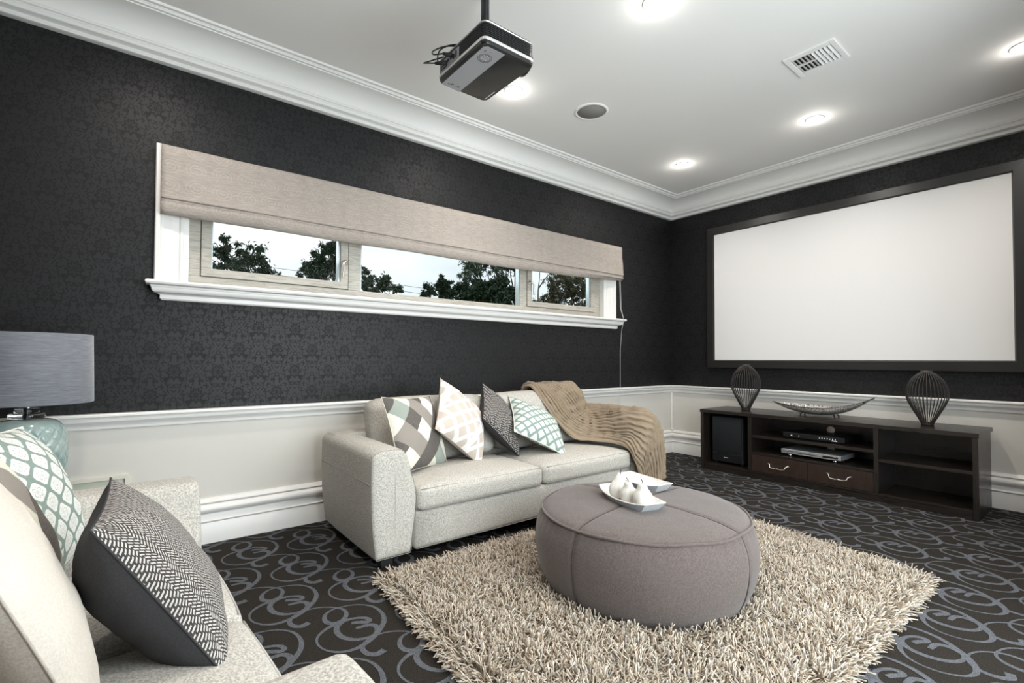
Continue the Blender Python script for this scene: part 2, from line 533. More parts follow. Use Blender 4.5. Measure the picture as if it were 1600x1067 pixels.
def ribbon(pts, wfun, n=4):
    c = catmull([(a, b_, 0) for a, b_ in pts], n)
    N = len(c); L = []; Rr = []
    for i in range(N):
        a = c[max(0, i - 1)]; b_ = c[min(N - 1, i + 1)]
        t = (b_ - a).normalized(); nn = Vector((-t.y, t.x, 0)); w = wfun(i / (N - 1), c[i])
        L.append(c[i] + nn * w); Rr.append(c[i] - nn * w)
    return L, Rr
wf = lambda t, p: 0.0075 + 0.0035 * math.sin(t * 19.0 + 1.0) * (1 if t > 0.02 else 1) + (0.002 if t < 0.04 or t > 0.96 else 0)
rib = [ribbon(G_PTS, lambda t, p: 0.007 + 0.0035 * abs(math.sin(t * 8.5 + 0.2))), ribbon(S_PTS, wf)]
mb = MB()
mb.add([(X0 - .2, Y0 - .2, 0), (0.2, Y0 - .2, 0), (0.2, 0.14, 0), (X0 - .2, 0.14, 0)], [(0, 1, 2, 3)], 0, False)
CX, CY = -4.005, -1.339
for mm in range(-7, 8):
    for kk in range(-14, 20):
        ox = CX + kk * 0.303 - mm * 0.148; oy = CY - mm * 0.3365
        if ox < X0 - .1 or ox > 0.25 or oy < Y0 - .1 or oy > 0.25: continue
        for q, (L, Rr) in enumerate(rib):
            V = []; 
            zz = 0.0008 + 0.0003 * ((mm * 2 + kk) % 3) + 0.00012 * q
            for i_, (a, b_) in enumerate(zip(L, Rr)):
                zz += 0.000002
                V += [(a.x + ox, min(0.1, a.y + oy), zz), (b_.x + ox, min(0.1, b_.y + oy), zz)]
            mb.add(V, [(2 * i, 2 * i + 1, 2 * i + 3, 2 * i + 2) for i in range(len(L) - 1)], 1, False)
props(mb.build('floor', [M_carpet, M_scroll]), kind='structure')
props(MB().box((X0 - .2, Y0 - .2, -0.12), (0.2, 0.14, -0.01)).build('floor_slab', M_wains), kind='structure')

# mitred trims running round the room: profile points are (distance from wall, z)
def room_trim(name, side, prof, mat):
    mb = MB(); P = []
    for d, z in prof:
        if side == 'left': a = (X0 + d, -d, z); b_ = (-d, -d, z)
        elif side == 'right': a = (-d, -d, z); b_ = (-d, Y0 + d, z)
        elif side == 'near_a': a = (-d, Y0 + d, z); b_ = (DX1 + 0.06, Y0 + d, z)
        elif side == 'near_b': a = (DX0 - 0.06, Y0 + d, z); b_ = (X0 + d, Y0 + d, z)
        elif side == 'near': a = (-d, Y0 + d, z); b_ = (X0 + d, Y0 + d, z)
        else: a = (X0 + d, Y0 + d, z); b_ = (X0 + d, -d, z)
        P.append([a, b_])
    mb.grid(P, 0, True)
    return props(mb.build(name, mat, angle=28), kind='structure')

def arc(cx, cz, r, a0, a1, n=8, rz=None):
    rz = rz or r
    return [(cx + r * math.cos(math.radians(a)), cz + rz * math.sin(math.radians(a))) for a in rot_seg(a0, a1, n)]
SKIRT = [(0, 0), (0.030, 0), (0.030, 0.110), (0.029, 0.1125), (0.022, 0.1135), (0.022, 0.1165), (0.033, 0.1175), (0.034, 0.122)] + \
        [(0.033 - 0.019 * math.sin(t * PI / 2), 0.123 + 0.033 * t) for t in rot_seg(0, 1, 6)] + \
        arc(0.012, 0.1855, 0.030, -80, 82, 12, 0.0265) + [(0.010, 0.2125), (0.010, 0.2150), (0.024, 0.2155), (0.025, 0.221), (0.018, 0.230), (0.012, 0.238), (0, 0.240)]
RAIL = [(0, 0.652), (0.010, 0.653), (0.012, 0.660)] + [(0.012 + 0.020 * (1 - math.cos(t * PI / 2)), 0.661 + 0.028 * t) for t in rot_seg(0, 1, 6)] + \
       [(0.034, 0.691), (0.036, 0.700), (0.030, 0.7055), (0.026, 0.7065), (0.027, 0.7105), (0.040, 0.7115), (0.045, 0.716), (0.045, 0.724), (0.041, 0.729), (0, 0.7295)]
CORN = [(0, 2.545), (0.024, 2.545), (0.032, 2.549), (0.034, 2.556), (0.031, 2.564), (0.022, 2.568), (0.022, 2.573), (0.040, 2.575), (0.052, 2.580), (0.056, 2.594), (0.052, 2.602), (0.050, 2.604), (0.050, 2.607), (0.060, 2.610), (0.060, 2.618), (0.050, 2.621)] + \
       [(0.185 - 0.130 * math.cos(math.radians(a)), 2.622 + 0.086 * math.sin(math.radians(a))) for a in rot_seg(2, 86, 14)] + \
       [(0.186, 2.709), (0.187, 2.714), (0.200, 2.716), (0.203, 2.722), (0.206, 2.7235), (0.206, 2.727), (0.222, 2.729), (0.226, 2.740)]
for sd in ('left', 'right', 'back'):
    room_trim('baseboard_' + sd, sd, SKIRT, M_white)
for sd in ('near_a', 'near_b'):
    room_trim('baseboard_near', sd, SKIRT, M_white)
for i_, sd in enumerate(('left', 'right', 'back', 'near_a', 'near_b')):
    room_trim('trim_%d' % (i_ + 1), sd, RAIL, M_white)
for i_, sd in enumerate(('left', 'right', 'back', 'near')):
    room_trim('trim_%d' % (i_ + 6), sd, CORN, M_cornice)
mb = MB(); mb.box((-0.02, -0.02, 0.238), (-0.001, -0.001, 0.655), 0, 0.006); mb.box((-0.032, -0.032, 0.243), (-0.001, -0.001, 0.252), 0, 0.003)
props(mb.build('trim_10', M_white), kind='structure')

# glazed door opening behind the camera
def frame_box(mb, x0, x1, y0, y1, z0, z1, w, bottom=True):
    mb.box((x0, y0, z0), (x0 + w, y1, z1)); mb.box((x1 - w, y0, z0), (x1, y1, z1))
    mb.box((x0 + w, y0, z1 - w), (x1 - w, y1, z1))
    if bottom: mb.box((x0 + w, y0, z0), (x1 - w, y1, z0 + w))
mb = MB(); frame_box(mb, DX0, DX1, Y0 - .1, Y0 + .01, 0, DZ, 0.06)
xm = (DX0 + DX1) / 2; mb.box((xm - .05, Y0 - .08, 0), (xm + .05, Y0 - .02, DZ))
d1 = props(mb.build('door_1', M_white), kind='structure')
for a in ((DX0 + .06, xm - .05), (xm + .05, DX1 - .06)):
    g = MB().box((a[0], Y0 - .06, 0.06), (a[1], Y0 - .05, DZ - .06)).build('pane', M_glass, d1)

# ------------------------------------------------------------------ window on the left wall
win = empty('window_1', (0, 0, 0)); win['kind'] = 'structure'
mb = MB()
AR = [(0.0, 0.030), (0.004, 0.036), (0.020, 0.036), (0.026, 0.030), (0.030, 0.024), (0.036, 0.022), (0.072, 0.020), (0.105, 0.012), (0.112, 0.016), (0.122, 0.016), (0.128, 0.010), (0.150, 0.006), (0.150, -0.055), (0.0, -0.055)]
def arch_piece(xa, sgn, za, zb):
    V = []
    for z in (za, zb):
        for u, d in AR: V.append((xa + sgn * u, -d, z))
    n = len(AR); F = [(i, (i + 1) % n, n + (i + 1) % n, n + i) for i in range(n)] + [tuple(range(n)), tuple(range(n, 2 * n))]
    if sgn < 0: F = [f[::-1] for f in F]
    mb.add(V, F, 0, False)
arch_piece(-4.602, 1, 1.395, 2.115); arch_piece(-0.968, -1, 1.395, 2.115)
mb.box((-4.598, -0.034, 2.06), (-0.972, 0.05, 2.113))
mb.build('architrave', M_white, win)
# sill: nosing over an ogee apron, with returned ends
SILL = [(0.085, 1.401), (0.092, 1.397), (0.094, 1.389), (0.090, 1.380), (0.080, 1.377), (0.072, 1.374), (0.070, 1.366)] + \
       [(0.046 + 0.022 * math.cos(t * PI / 2) , 1.364 - 0.026 * math.sin(t * PI / 2)) for t in rot_seg(0, 1, 5)] + \
       [(0.040, 1.334), (0.030, 1.330), (0.030, 1.312), (0.024, 1.305), (0.018, 1.303)]
mb = MB(); P = []
for d, z in [(0.0, 1.401)] + SILL + [(0.0, 1.303)]:
    P.append([(-4.545 - d, 0.0, z), (-4.545 - d, -d, z), (-0.975 + d, -d, z), (-0.975 + d, 0.0, z)])
mb.grid(P, 0, True)
mb.box((-4.45, -0.02, 1.385), (-1.12, 0.06, 1.4012))
mb.build('sill', M_white, win, angle=25)
# fixed timber frame
yf0, yf1 = 0.045, 0.115
mb = MB()
mb.box((-4.45, yf0, 1.40), (-1.12, yf1, 1.455), 0, 0.003)
mb.box((-4.45, yf0, 2.01), (-1.12, yf1, 2.07), 0, 0.003)
mb.box((-4.45, yf0, 1.455), (-4.395, yf1, 2.01), 0, 0.003)
mb.box((-1.198, yf0, 1.455), (-1.12, yf1, 2.01), 0, 0.003)
mb.box((-3.571, yf0, 1.455), (-3.489, yf1, 2.01), 0, 0.003)
mb.box((-2.115, yf0, 1.455), (-2.045, yf1, 2.01), 0, 0.003)
mb.build('frame', M_limed, win)
def sash(xa, xb, name='sash'):
    mb = MB(); yy0, yy1 = 0.035, 0.095; w = 0.05
    mb.box((xa, yy0, 1.458), (xb, yy1, 1.458 + 0.044), 0, 0.004)
    mb.box((xa, yy0, 1.97), (xb, yy1, 2.01), 0, 0.004)
    mb.box((xa, yy0, 1.50), (xa + w, yy1, 1.97), 0, 0.004)
    mb.box((xb - w, yy0, 1.50), (xb, yy1, 1.97), 0, 0.004)
    return mb.build(name, M_limed, win)
s1 = sash(-4.392, -3.576); s3 = sash(-2.04, -1.203)
M_spacer, nt, b = new_mat('glazing_spacer', 0.3, (0.42, 0.47, 0.48), metallic=0.5)
for (a, b_, zz) in ((-4.342, -3.626, 1.50), (-3.489, -2.115, 1.455), (-1.99, -1.253, 1.50)):
    MB().box((a, 0.064, zz), (b_, 0.068, 2.0)).build('pane', M_glass, win)
    mb = MB(); mb.box((b_ - 0.012, 0.05, zz), (b_, 0.09, 2.0)); mb.box((a, 0.05, zz), (a + 0.006, 0.09, 2.0)); mb.build('spacer', M_spacer, win)
def handle(px, pz, s):
    mb = MB()
    mb.lathe([(0.0, 0), (0.017, 0), (0.018, 0.004), (0.014, 0.012), (0.010, 0.014), (0.009, 0.03), (0.0, 0.032)], seg=16,
             M=Matrix.Translation((px, 0.035, pz)) @ Matrix.Rotation(PI / 2, 4, 'X'))
    mb.tube(catmull([(px, 0.008, pz + .003), (px - s * 0.012, 0.002, pz), (px - s * 0.026, -0.004, pz - 0.022), (px - s * 0.026, -0.004, pz - 0.06), (px - s * 0.030, -0.002, pz - 0.108)], 4),
            [0.008] * 8 + [0.007] * 8 + [0.008], 8)
    return mb.build('handle', M_brushed, win)
handle(-3.594, 1.632, 1); handle(-2.022, 1.66, -0.7)

# ------------------------------------------------------------------ roman blind
bl = empty('roman_blind', (-2.745, -0.045, 2.1), label='long beige linen roman blind drawn half down over the window', cat='blind')
mb = MB(); NX = 160
def blind_y(x, z, fold=0.0):
    w = noise.noise(Vector((x * 2.3, z * 3.0, 0.3))) * 0.007 + noise.noise(Vector((x * 9, z * 11, 4))) * 0.0022
    # soft diagonal slack creases
    w += 0.004 * math.sin((x * 1.0 + z * 2.6) * 9) * max(0, min(1, (2.08 - z) / 0.2))
    return w
P = []
prof = [(0.036, 2.108), (0.0, 2.112), (-0.012, 2.104), (-0.012, 2.06), (-0.015, 2.00), (-0.019, 1.93), (-0.023, 1.88), (-0.028, 1.845), (-0.033, 1.831), (-0.034, 1.8275), (-0.012, 1.8260), (-0.012, 1.8225), (-0.029, 1.8215), (-0.031, 1.815), (-0.024, 1.8105), (-0.033, 1.804), (-0.034, 1.79), (-0.030, 1.77), (-0.026, 1.757), (-0.016, 1.747), (-0.004, 1.746), (0.004, 1.765), (0.008, 1.85)]
for i in [-1] + list(range(NX + 1)) + [NX + 1]:
    ret = i < 0 or i > NX; i = max(0, min(NX, i))
    x = -1.835 + 3.67 * i / NX; row = []
    sag = 0.012 * math.sin(PI * i / NX)
    flare = 0.006 if i in (0, NX) else 0
    for k, (y, z) in enumerate(prof):
        zz = z
        if z < 1.80: zz = z + sag * -0.4 + noise.noise(Vector((x * 1.4, 0, 9))) * 0.006 + (0.035 * max(0, (i / NX - .8) / .2) if z < 1.78 else 0)
        yy = y + (blind_y(x, z) if 0 < k < 21 else 0)
        row.append((x, 0.0445 if (ret and 0 < k < 20) else yy, zz - 2.1))
    P.append(row)
mb.grid(P, 0, True)
mb.build('cloth', M_blind, bl)
MB().box((-1.82, -0.001, -0.05), (1.82, 0.03, 0.003)).build('headrail', M_white, bl)
mb = MB(); cx_ = -0.937 + 2.745
mb.tube([(cx_, -0.01, -0.02), (cx_, -0.012, -0.3), (cx_ + 0.006, -0.02, -0.6), (cx_ + 0.004, -0.055, -0.715), (cx_ + 0.002, -0.03, -0.80), (cx_, -0.012, -1.0), (cx_ - 0.002, -0.012, -1.62)], 0.0016, 6)
mb.tube([(cx_ - 0.012, -0.01, -0.02), (cx_ - 0.012, -0.012, -0.30), (cx_ - 0.006, -0.02, -0.6), (cx_ + 0.004, -0.056, -0.715)], 0.0014, 6)
mb.build('cord', M_white, bl)

# ------------------------------------------------------------------ wall plate low on the left wall
pl = empty('wall_plate', (-4.79, -0.002, 0.385), label='cream rectangular wall plate with inset panel behind the left sofa', cat='wall plate')
M_cream, nt, b = new_mat('cream_plastic', 0.35, (0.70, 0.67, 0.58))
mb = MB(); frame_box(mb, -0.12, 0.105, -0.012, 0.0, -0.035, 0.032, 0.016); mb.build('frame', M_cream, pl)
M_inset, nt, b = new_mat('pale_green_panel', 0.2, (0.52, 0.55, 0.47))
MB().box((-0.105, -0.006, -0.02), (0.062, 0, 0.017)).build('inset_panel', M_inset, pl)

# ------------------------------------------------------------------ ceiling fittings
lab = {0: 'recessed downlight between ceiling vent and projection screen', 1: 'recessed downlight nearest the corner of the two papered walls',
       2: 'recessed downlight cut by the right edge of the photo', 3: 'recessed downlight cut by the top edge of the photo, right of projector',
       4: 'recessed downlight just behind the projector lens'}
for k in range(5):
    lx, ly = LAMP_XY[k]
    t = empty('downlight', (lx, ly, H_CEIL), label=lab[k], cat='ceiling light', group='recessed downlights in the ceiling')
    mb = MB(); mb.lathe([(0.051, -0.002), (0.052, -0.006), (0.058, -0.005), (0.060, 0.002)], seg=32, caps=False); mb.build('trim_ring', M_white, t)
    mb = MB(); mb.lathe([(0.0, -0.008), (0.03, -0.0072), (0.0505, -0.0045), (0.0505, -0.001)], seg=28, caps=False); mb.build('lens', M_lampglow, t)

t = empty('ceiling_speaker', (-2.182, -0.821, H_CEIL), label='round grey mesh speaker set flush in the ceiling', cat='speaker')
M_grille, nt, b = new_mat('grey_speaker_grille', 0.7, (0.25, 0.24, 0.23))
n = noise_tex(nt, world_pos(nt), 700, 0); bump(nt, b, n, 0.4, 0.001)
mb = MB(); mb.lathe([(0.0, -0.006), (0.097, -0.005), (0.099, 0.0)], seg=48, caps=False); mb.build('grille', M_grille, t)
mb = MB(); mb.lathe([(0.099, -0.004), (0.1, -0.009), (0.113, -0.007), (0.118, 0.0)], seg=48, caps=False); mb.build('rim', M_ceil, t)

t = empty('ceiling_vent', (-1.62, -2.035, H_CEIL), label='white rectangular air vent with two rows of louvres in ceiling', cat='air vent')
mb = MB()
for (a, b_) in (((-.128, -.13), (.128, -.103)), ((-.128, .103), (.128, .13)), ((-.128, -.103), (-.088, .103)), ((.088, -.103), (.128, .103))):
    mb.box((a[0], a[1], -0.011), (b_[0], b_[1], 0.0), 0, 0.003)
mb.box((-0.003, -.103, -0.011), (0.003, .103, -0.002))
mb.build('frame', M_ceil, t)
MB().box((-.088, -.103, -0.0012), (.088, .103, -0.0004)).build('dark_duct_sheet', M_blackmatte, t)  # flat black sheet stands in for the shade inside the vent opening
for k in range(10):
    y = -0.0925 + k * 0.0206
    for sx in (-1, 1):
        tilt = math.radians(-48 if k < 5 else 30)
        M_ = Matrix.Translation((sx * 0.0455, y, -0.0075)) @ Matrix.Rotation(tilt, 4, 'X')
        mb = MB(); mb.box((-0.042, -0.0078, -0.0005), (0.042, 0.0078, 0.0005), 0, 0, M_); mb.build('louvre', M_ceil, t)

# ================================================================== sofas
def make_sofa(W, seats_n, loc, rz, label, group=None):
    """origin on the floor at the centre; front faces local -y"""
    root = empty('sofa', loc, rz, label=label, cat='sofa')
    hw = W / 2; yi0, yi1 = -0.385, 0.385
    inner = hw - 0.235
    for s in (-1, 1):
        pr = [(hw - 0.026, 0.055), (hw - 0.006, 0.22), (hw, 0.40), (hw - 0.002, 0.545), (hw - 0.045, 0.570), (hw - 0.168, 0.566),
              (hw - 0.192, 0.49), (hw - 0.237, 0.345), (hw - 0.232, 0.25), (hw - 0.205, 0.055)]
        pr = round_poly([(s * a, b_) for a, b_ in pr], [0.01, 0.06, 0.08, 0.035, 0.05, 0.035, 0.05, 0.05, 0.05, 0.01], 5)
        if s < 0: pr = pr[::-1]
        cx0 = s * (hw - 0.118); cz0 = 0.31
        def rg_(y, ins):
            kx = 1 - ins / 0.112; kz = 1 - ins / 0.25
            return [(cx0 + (a - cx0) * kx, y, cz0 + (b_ - cz0) * kz) for a, b_ in pr + pr[:1]]
        mb = MB(); rows = [rg_(yi0, 0.1115), rg_(yi0, 0.08), rg_(yi0 - 0.002, 0.045), rg_(yi0, 0.018), rg_(yi0 + 0.003, 0.009), rg_(yi0 + 0.009, 0.003), rg_(yi0 + 0.02, 0.0)]
        rows += [rg_(yi0 + 0.02 + (yi1 - yi0 - 0.04) * t, -0.002 * math.sin(PI * t)) for t in (0.2, 0.4, 0.6, 0.8)]
        rows += [rg_(yi1 - 0.02, 0.0), rg_(yi1 - 0.009, 0.003), rg_(yi1 - 0.003, 0.009), rg_(yi1, 0.018), rg_(yi1, 0.1115)]
        mb.grid(rows, 0, True)
        # seams: round the front face and along the outer side
        ring_ = [(a * 1.0, yi0 + 0.006, b_) for a, b_ in pr]
        cxm = s * (hw - 0.11); rg = [((a - cxm) * 0.992 + cxm, yi0 + 0.004, (b_ - 0.31) * 0.992 + 0.31) for a, b_ in pr]
        if W > 2: mb.tube(rg, 0.0012, 5, 1, closed=True)
        mb.tube([(s * (hw + 0.0005), yi0 + 0.02, 0.41), (s * (hw + 0.0005), yi1 - 0.02, 0.41)], 0.0016, 5, 1)
        mb.build('arm', [M_sofa, M_sofa_pipe], root)
    # base rail, under-frame
    mb = soft_box((-inner, yi0 + 0.012, 0.055), (inner, yi1 - 0.03, 0.245), 0.012, cuts=6)
    mb.tube([(-inner + .01, yi0 + .0125, 0.062), (inner - .01, yi0 + .0125, 0.062)], 0.0018, 5, 1)
    mb.build('base', [M_sofa, M_sofa_pipe], root)
    # back frame
    soft_box((-hw + 0.02, yi1 - 0.17, 0.05), (hw - 0.02, yi1, 0.575), 0.03, cuts=8).build('back_frame', M_sofa, root)
    for sx in (-1, 1):
        for sy in (-1, 1):
            MB().box((sx * (hw - .10) - .03, sy * 0.31 - .03, 0.0), (sx * (hw - .10) + .03, sy * 0.31 + .03, 0.058), 0, 0.004).build('leg', M_blackmatte, root)
    MB().box((-0.03, -0.34, 0.0), (0.03, -0.28, 0.058), 0, 0.004).build('leg', M_blackmatte, root)
    # seat cushions
    wc = 2 * (inner + 0.0) / seats_n
    for k in range(seats_n):
        a = -inner + k * wc + 0.003; b_ = a + wc - 0.006
        def fn(p, u, w, seed=k):
            # front bulge, gentle unevenness
            p = p.copy()
            if p.y < 0: p.y -= 0.012 * (1 - u ** 2) * (1 - min(1, abs(p.z) / 0.08) ** 2)
            nz = noise.noise(Vector((p.x * 5 + seed * 7, p.y * 5, p.z * 4)))
            p.z += nz * 0.006 * (1 if p.z > 0 else 0.2) * (1 - w ** 4) * (1 - u ** 4)
            return p
        lo = (a, yi0 - 0.004, 0.242); hi = (b_, 0.13, 0.362)
        mb = soft_box(lo, hi, 0.035, (0.030, 0), 16, fn)
        zt = 0.362 - 0.012
        pth = []
        for t in rot_seg(0, 1, 24):
            x = a + 0.022 + (b_ - a - 0.044) * t; pth.append((x, yi0 + 0.005 - 0.0035 * math.sin(PI * t), zt + 0.0025))
        mb.tube(pth, 0.003, 5, 1)
        mb.tube([(x, y - 0.001, z - 0.100) for i, (x, y, z) in enumerate(pth)], 0.003, 5, 1)
        mb.build('seat_cushion', [M_sofa, M_sofa_pipe], root)
    # back cushions lean back a little
    for k in range(seats_n):
        a = -inner - 0.03 + k * (2 * inner + 0.06) / seats_n + 0.004; b_ = a + (2 * inner + 0.06) / seats_n - 0.008
        def fnb(p, u, w, seed=k):
            p = p.copy(); t = (p.z + 0.19) / 0.38
            p.y += 0.10 * t - 0.018 * math.sin(PI * max(0, min(1, t))) * (1 - u ** 2) * (1 if p.y < 0 else 0)
            e = max(0, u - 0.75) * 4
            p += Vector((0, 0, 0.006 * math.sin(p.z * 60 + seed))) * e
            p.z += noise.noise(Vector((p.x * 4 + seed * 5, 0, 1))) * 0.006
            return p
        soft_box((a, 0.06, 0.375), (b_, 0.235, 0.755), 0.07, (0.012, 0), 16, fnb).build('back_cushion', M_sofa, root)
    return root

SOFA1 = make_sofa(2.15, 2, (-2.725, -0.555, 0), 0.0, 'pale grey two-cushion sofa against the window wall under the blind')
SOFA2 = make_sofa(1.61, 2, (-4.838, -1.755, 0), math.radians(93.05), 'pale grey sofa at the left edge, cut by the photo corner')

# ================================================================== pillows
def pillow(name, c, M3, size, T, front, back, label, group, pinch=0.07, edge=None, seed=0, sag=0.0, piping=None):
    """front face = local -y. c centre, M3 3x3 rotation (columns local axes)"""
    N = 30
    root = bpy.data.objects.new(name, None); COL.objects.link(root)
    M4 = Matrix(((M3[0][0], M3[0][1], M3[0][2], c[0]), (M3[1][0], M3[1][1], M3[1][2], c[1]), (M3[2][0], M3[2][1], M3[2][2], c[2]), (0, 0, 0, 1)))
    root.matrix_world = M4
    props(root, label, 'cushion', group)
    sw, sh = size
    def pt(a, b_, s, Tt):
        x = sw / 2 * a * (1 - pinch * (1 - b_ * b_)) ; z = sh / 2 * b_ * (1 - pinch * (1 - a * a))
        t = Tt * ((1 - abs(a) ** 2.6) * (1 - abs(b_) ** 2.6)) ** 0.62
        w = noise.noise(Vector((a * 1.7 + seed, b_ * 1.7, s * 2))) * 0.10 + noise.noise(Vector((a * 5 + seed, b_ * 5, s * 3))) * 0.05
        # creases radiating from the corners
        r_ = max(abs(a), abs(b_)); ang = math.atan2(b_, a)
        w += 0.05 * math.sin(ang * 13 + seed * 2) * max(0, r_ - 0.45) * 1.6
        t *= 1 + w
        z -= sag * t * 0.6
        return Vector((x, s * t, z))
    def face(s, Tt, nm, mt):
        rows = []; uv = []
        for i in range(N + 1):
            a = -math.cos(PI * i / N) * 0.5 + (-1 + 2 * i / N) * 0.5; row = []
            for j in range(N + 1):
                b_ = -math.cos(PI * j / N) * 0.5 + (-1 + 2 * j / N) * 0.5
                row.append(pt(a, b_, s, Tt)); uv.append((a * 0.5 + 0.5, b_ * 0.5 + 0.5))
            rows.append(row)
        if s > 0: rows = rows[::-1]; uv = [u for k in range(N, -1, -1) for u in uv[k * (N + 1):(k + 1) * (N + 1)]]
        mb = MB(); mb.grid(rows, 0, True, uv)
        return mb.build(nm, mt, root)
    face(-1, T[0], 'front_panel', front)
    face(1, T[1], 'back_panel', back)
    # edge seam / piping
    pth = []
    for k in range(4):
        for i in range(20):
            t = -1 + 2 * i / 20
            a, b_ = [(t, -1), (1, t), (-t, 1), (-1, -t)][k]
            pth.append(pt(a * 0.999, b_ * 0.999, 1, 0.0))
    mb = MB(); mb.tube(pth, 0.0035 if piping else 0.0022, 6, closed=True); mb.build('piping', piping or edge or back, root)
    return root

def uv_xy(nt):
    u = nt.nodes.new('ShaderNodeUVMap'); return sep(nt, u.outputs[0]) , u.outputs[0]

def linen(name, col, sc=260, k=0.8, big=0.3):
    return fabric(name, col, tuple(c * k for c in col), scale=sc, bstr=0.25, bdist=0.001, big=big)
M_beige_lin = linen('beige_linen', (0.52, 0.465, 0.415))
M_cream_lin = linen('cream_linen', (0.66, 0.61, 0.545), k=0.88)
_nt = M_cream_lin.node_tree; _b = _nt.nodes['Principled BSDF']
_ch = _b.inputs['Normal'].links[0].from_socket
bump(_nt, _b, noise_tex(_nt, coords(_nt, 'Object', (1, 1, 2.0)), 7, 1, 0.4, 0.6), 0.5, 0.012, _ch)
M_charcoal = linen('charcoal_cotton', (0.048, 0.048, 0.052))
M_white_pipe = linen('white_piping', (0.66, 0.66, 0.63))

# geometric diamonds
M_geo, nt, b = new_mat('geometric_diamond_print', 0.9, (0.5, 0.5, 0.5), spec=0.2)
(x, y, _), uvs = uv_xy(nt)
wx = 0.5 - x; wy = y - 0.5
p_ = (wx * 1.0 + wy * 0.82 + wx * wy * 0.35) / 0.30 + 0.42
q_ = (wx * 1.0 - wy * 0.82 - wx * wx * 0.30) / 0.30 + 0.38
ip = p_.floor(); iq = q_.floor()
k1 = (ip + iq * 2).mod(4); k2 = (iq).mod(2)
c = mix(nt, k1.gt(0.5), (0.70, 0.68, 0.58), (0.082, 0.068, 0.064))
c = mix(nt, k1.gt(1.5), c, (0.27, 0.31, 0.275))
c = mix(nt, k1.gt(2.5), c, (0.072, 0.060, 0.057))
c = mix(nt, (k1.gt(1.5) * k2), c, (0.255, 0.225, 0.20))
wv = noise_tex(nt, coords(nt, 'Object'), 420, 1)
c = mix(nt, wv.smooth(0.3, 0.7) * 0.25, c, (0.4, 0.38, 0.34))
setc(nt, b, c); bump(nt, b, wv, 0.25, 0.001)

# white lattice over beige
M_latt, nt, b = new_mat('white_lattice_on_beige', 0.9, (0.5, 0.5, 0.5), spec=0.2)
(x, y, _), uvs = uv_xy(nt)
lx_ = ((x + y) * 4.0).wrapc().abs(); ly_ = ((x - y) * 4.0).wrapc().abs()
big = (x * 1.4 + 0.2 - y * 0.4).wrapc().abs().lt(0.06)
lines = lx_.gt(0.34).max(ly_.gt(0.36)).max(big)
setc(nt, b, mix(nt, lines, (0.52, 0.455, 0.395), (0.74, 0.72, 0.70)))
wv = noise_tex(nt, coords(nt, 'Object'), 380, 1); bump(nt, b, wv + lines * 0.5, 0.3, 0.001)

# teal-grey trellis on off-white
M_trel, nt, b = new_mat('teal_trellis_print', 0.9, (0.5, 0.5, 0.5), spec=0.2)
(x, y, _), uvs = uv_xy(nt)
u_ = (x + y) * 5.6; v_ = (x - y) * 5.6
ln = u_.wrapc().abs().gt(0.365).max(v_.wrapc().abs().gt(0.365))
inn = (u_.wrapc().abs() + v_.wrapc().abs()); dots = ((u_ * 25.0).sin() * (v_ * 25.0).sin()).gt(0.45) * inn.lt(0.6)
c = mix(nt, ln, (0.60, 0.63, 0.585), (0.215, 0.285, 0.265)); c = mix(nt, dots * 0.25, c, (0.4, 0.5, 0.46))
setc(nt, b, c); wv = noise_tex(nt, coords(nt, 'Object'), 380, 1); bump(nt, b, wv, 0.25, 0.001)

# white medallions on sage teal
M_medal, nt, b = new_mat('white_medallions_on_sage', 0.85, (0.5, 0.5, 0.5), spec=0.2)
(x, y, _), uvs = uv_xy(nt)
NN = 8.8
u_ = (x + y) * NN * 0.5 * 1.25; v_ = (x - y) * NN * 0.5 * 1.25
mu = u_.wrapc(); mv = v_.wrapc(); r_ = (mu * mu + mv * mv).sqrt(); th = mv.atan2(mu)
sq = mu.abs().max(mv.abs())
edge_ = (mu.abs().min(mv.abs()) * 34.0).cos().abs() * 0.028
med = (sq + edge_ + (mu.abs() + mv.abs()).gt(0.68) * 0.05).lt(0.425)
pet = (r_ - (th * 2.0).cos().abs() * 0.22 - 0.05).abs().lt(0.016)
dotm = (r_ - 0.045).abs().lt(0.010)
pr2 = ((mu.abs() - 0.19).abs() + (mv.abs() - 0.19).abs()).lt(0.03)
det = pet.max(dotm).max(pr2) * med
c = mix(nt, med, (0.215, 0.275, 0.245), (0.72, 0.72, 0.69)); c = mix(nt, det * 0.75, c, (0.24, 0.27, 0.26))
wv = noise_tex(nt, coords(nt, 'Object'), 300, 1)
c = mix(nt, wv.smooth(0.35, 0.7) * 0.18, c, (0.45, 0.5, 0.47))
setc(nt, b, c); bump(nt, b, wv, 0.25, 0.001)

# herringbone wool: rows of short white stitches
def herring(name, nrows, nst, duty=0.46):
    m_, nt, b = new_mat(name, 0.95, (0.1, 0.1, 0.1), spec=0.15)
    (x, y, _), uvs = uv_xy(nt)
    Xr = x * nrows; zig = (Xr * 0.5).fract(); tri = ((zig * 2.0) - 1.0).abs() * 2.0   # zigzag 0..2
    band = (y * nst + tri * 1.25)
    s_ = band.fract(); st = s_.lt(duty)
    dash = (x * nrows * 2.5 + band.floor() * 0.37).fract(); dd = dash.gt(0.22)
    mask = st * dd
    nz = noise_tex(nt, coords(nt, 'Object'), 600, 2)
    c = mix(nt, nz, (0.032, 0.029, 0.028), (0.075, 0.068, 0.066)); c = mix(nt, mask * (nz * 0.5 + 0.65), c, (0.56, 0.53, 0.50))
    setc(nt, b, c); bump(nt, b, mask + nz * 0.3, 0.8, 0.003)
    return m_
M_herr = herring('herringbone_wool', 20, 46)
M_herr_s = herring('herringbone_wool_small', 12, 24, 0.34)

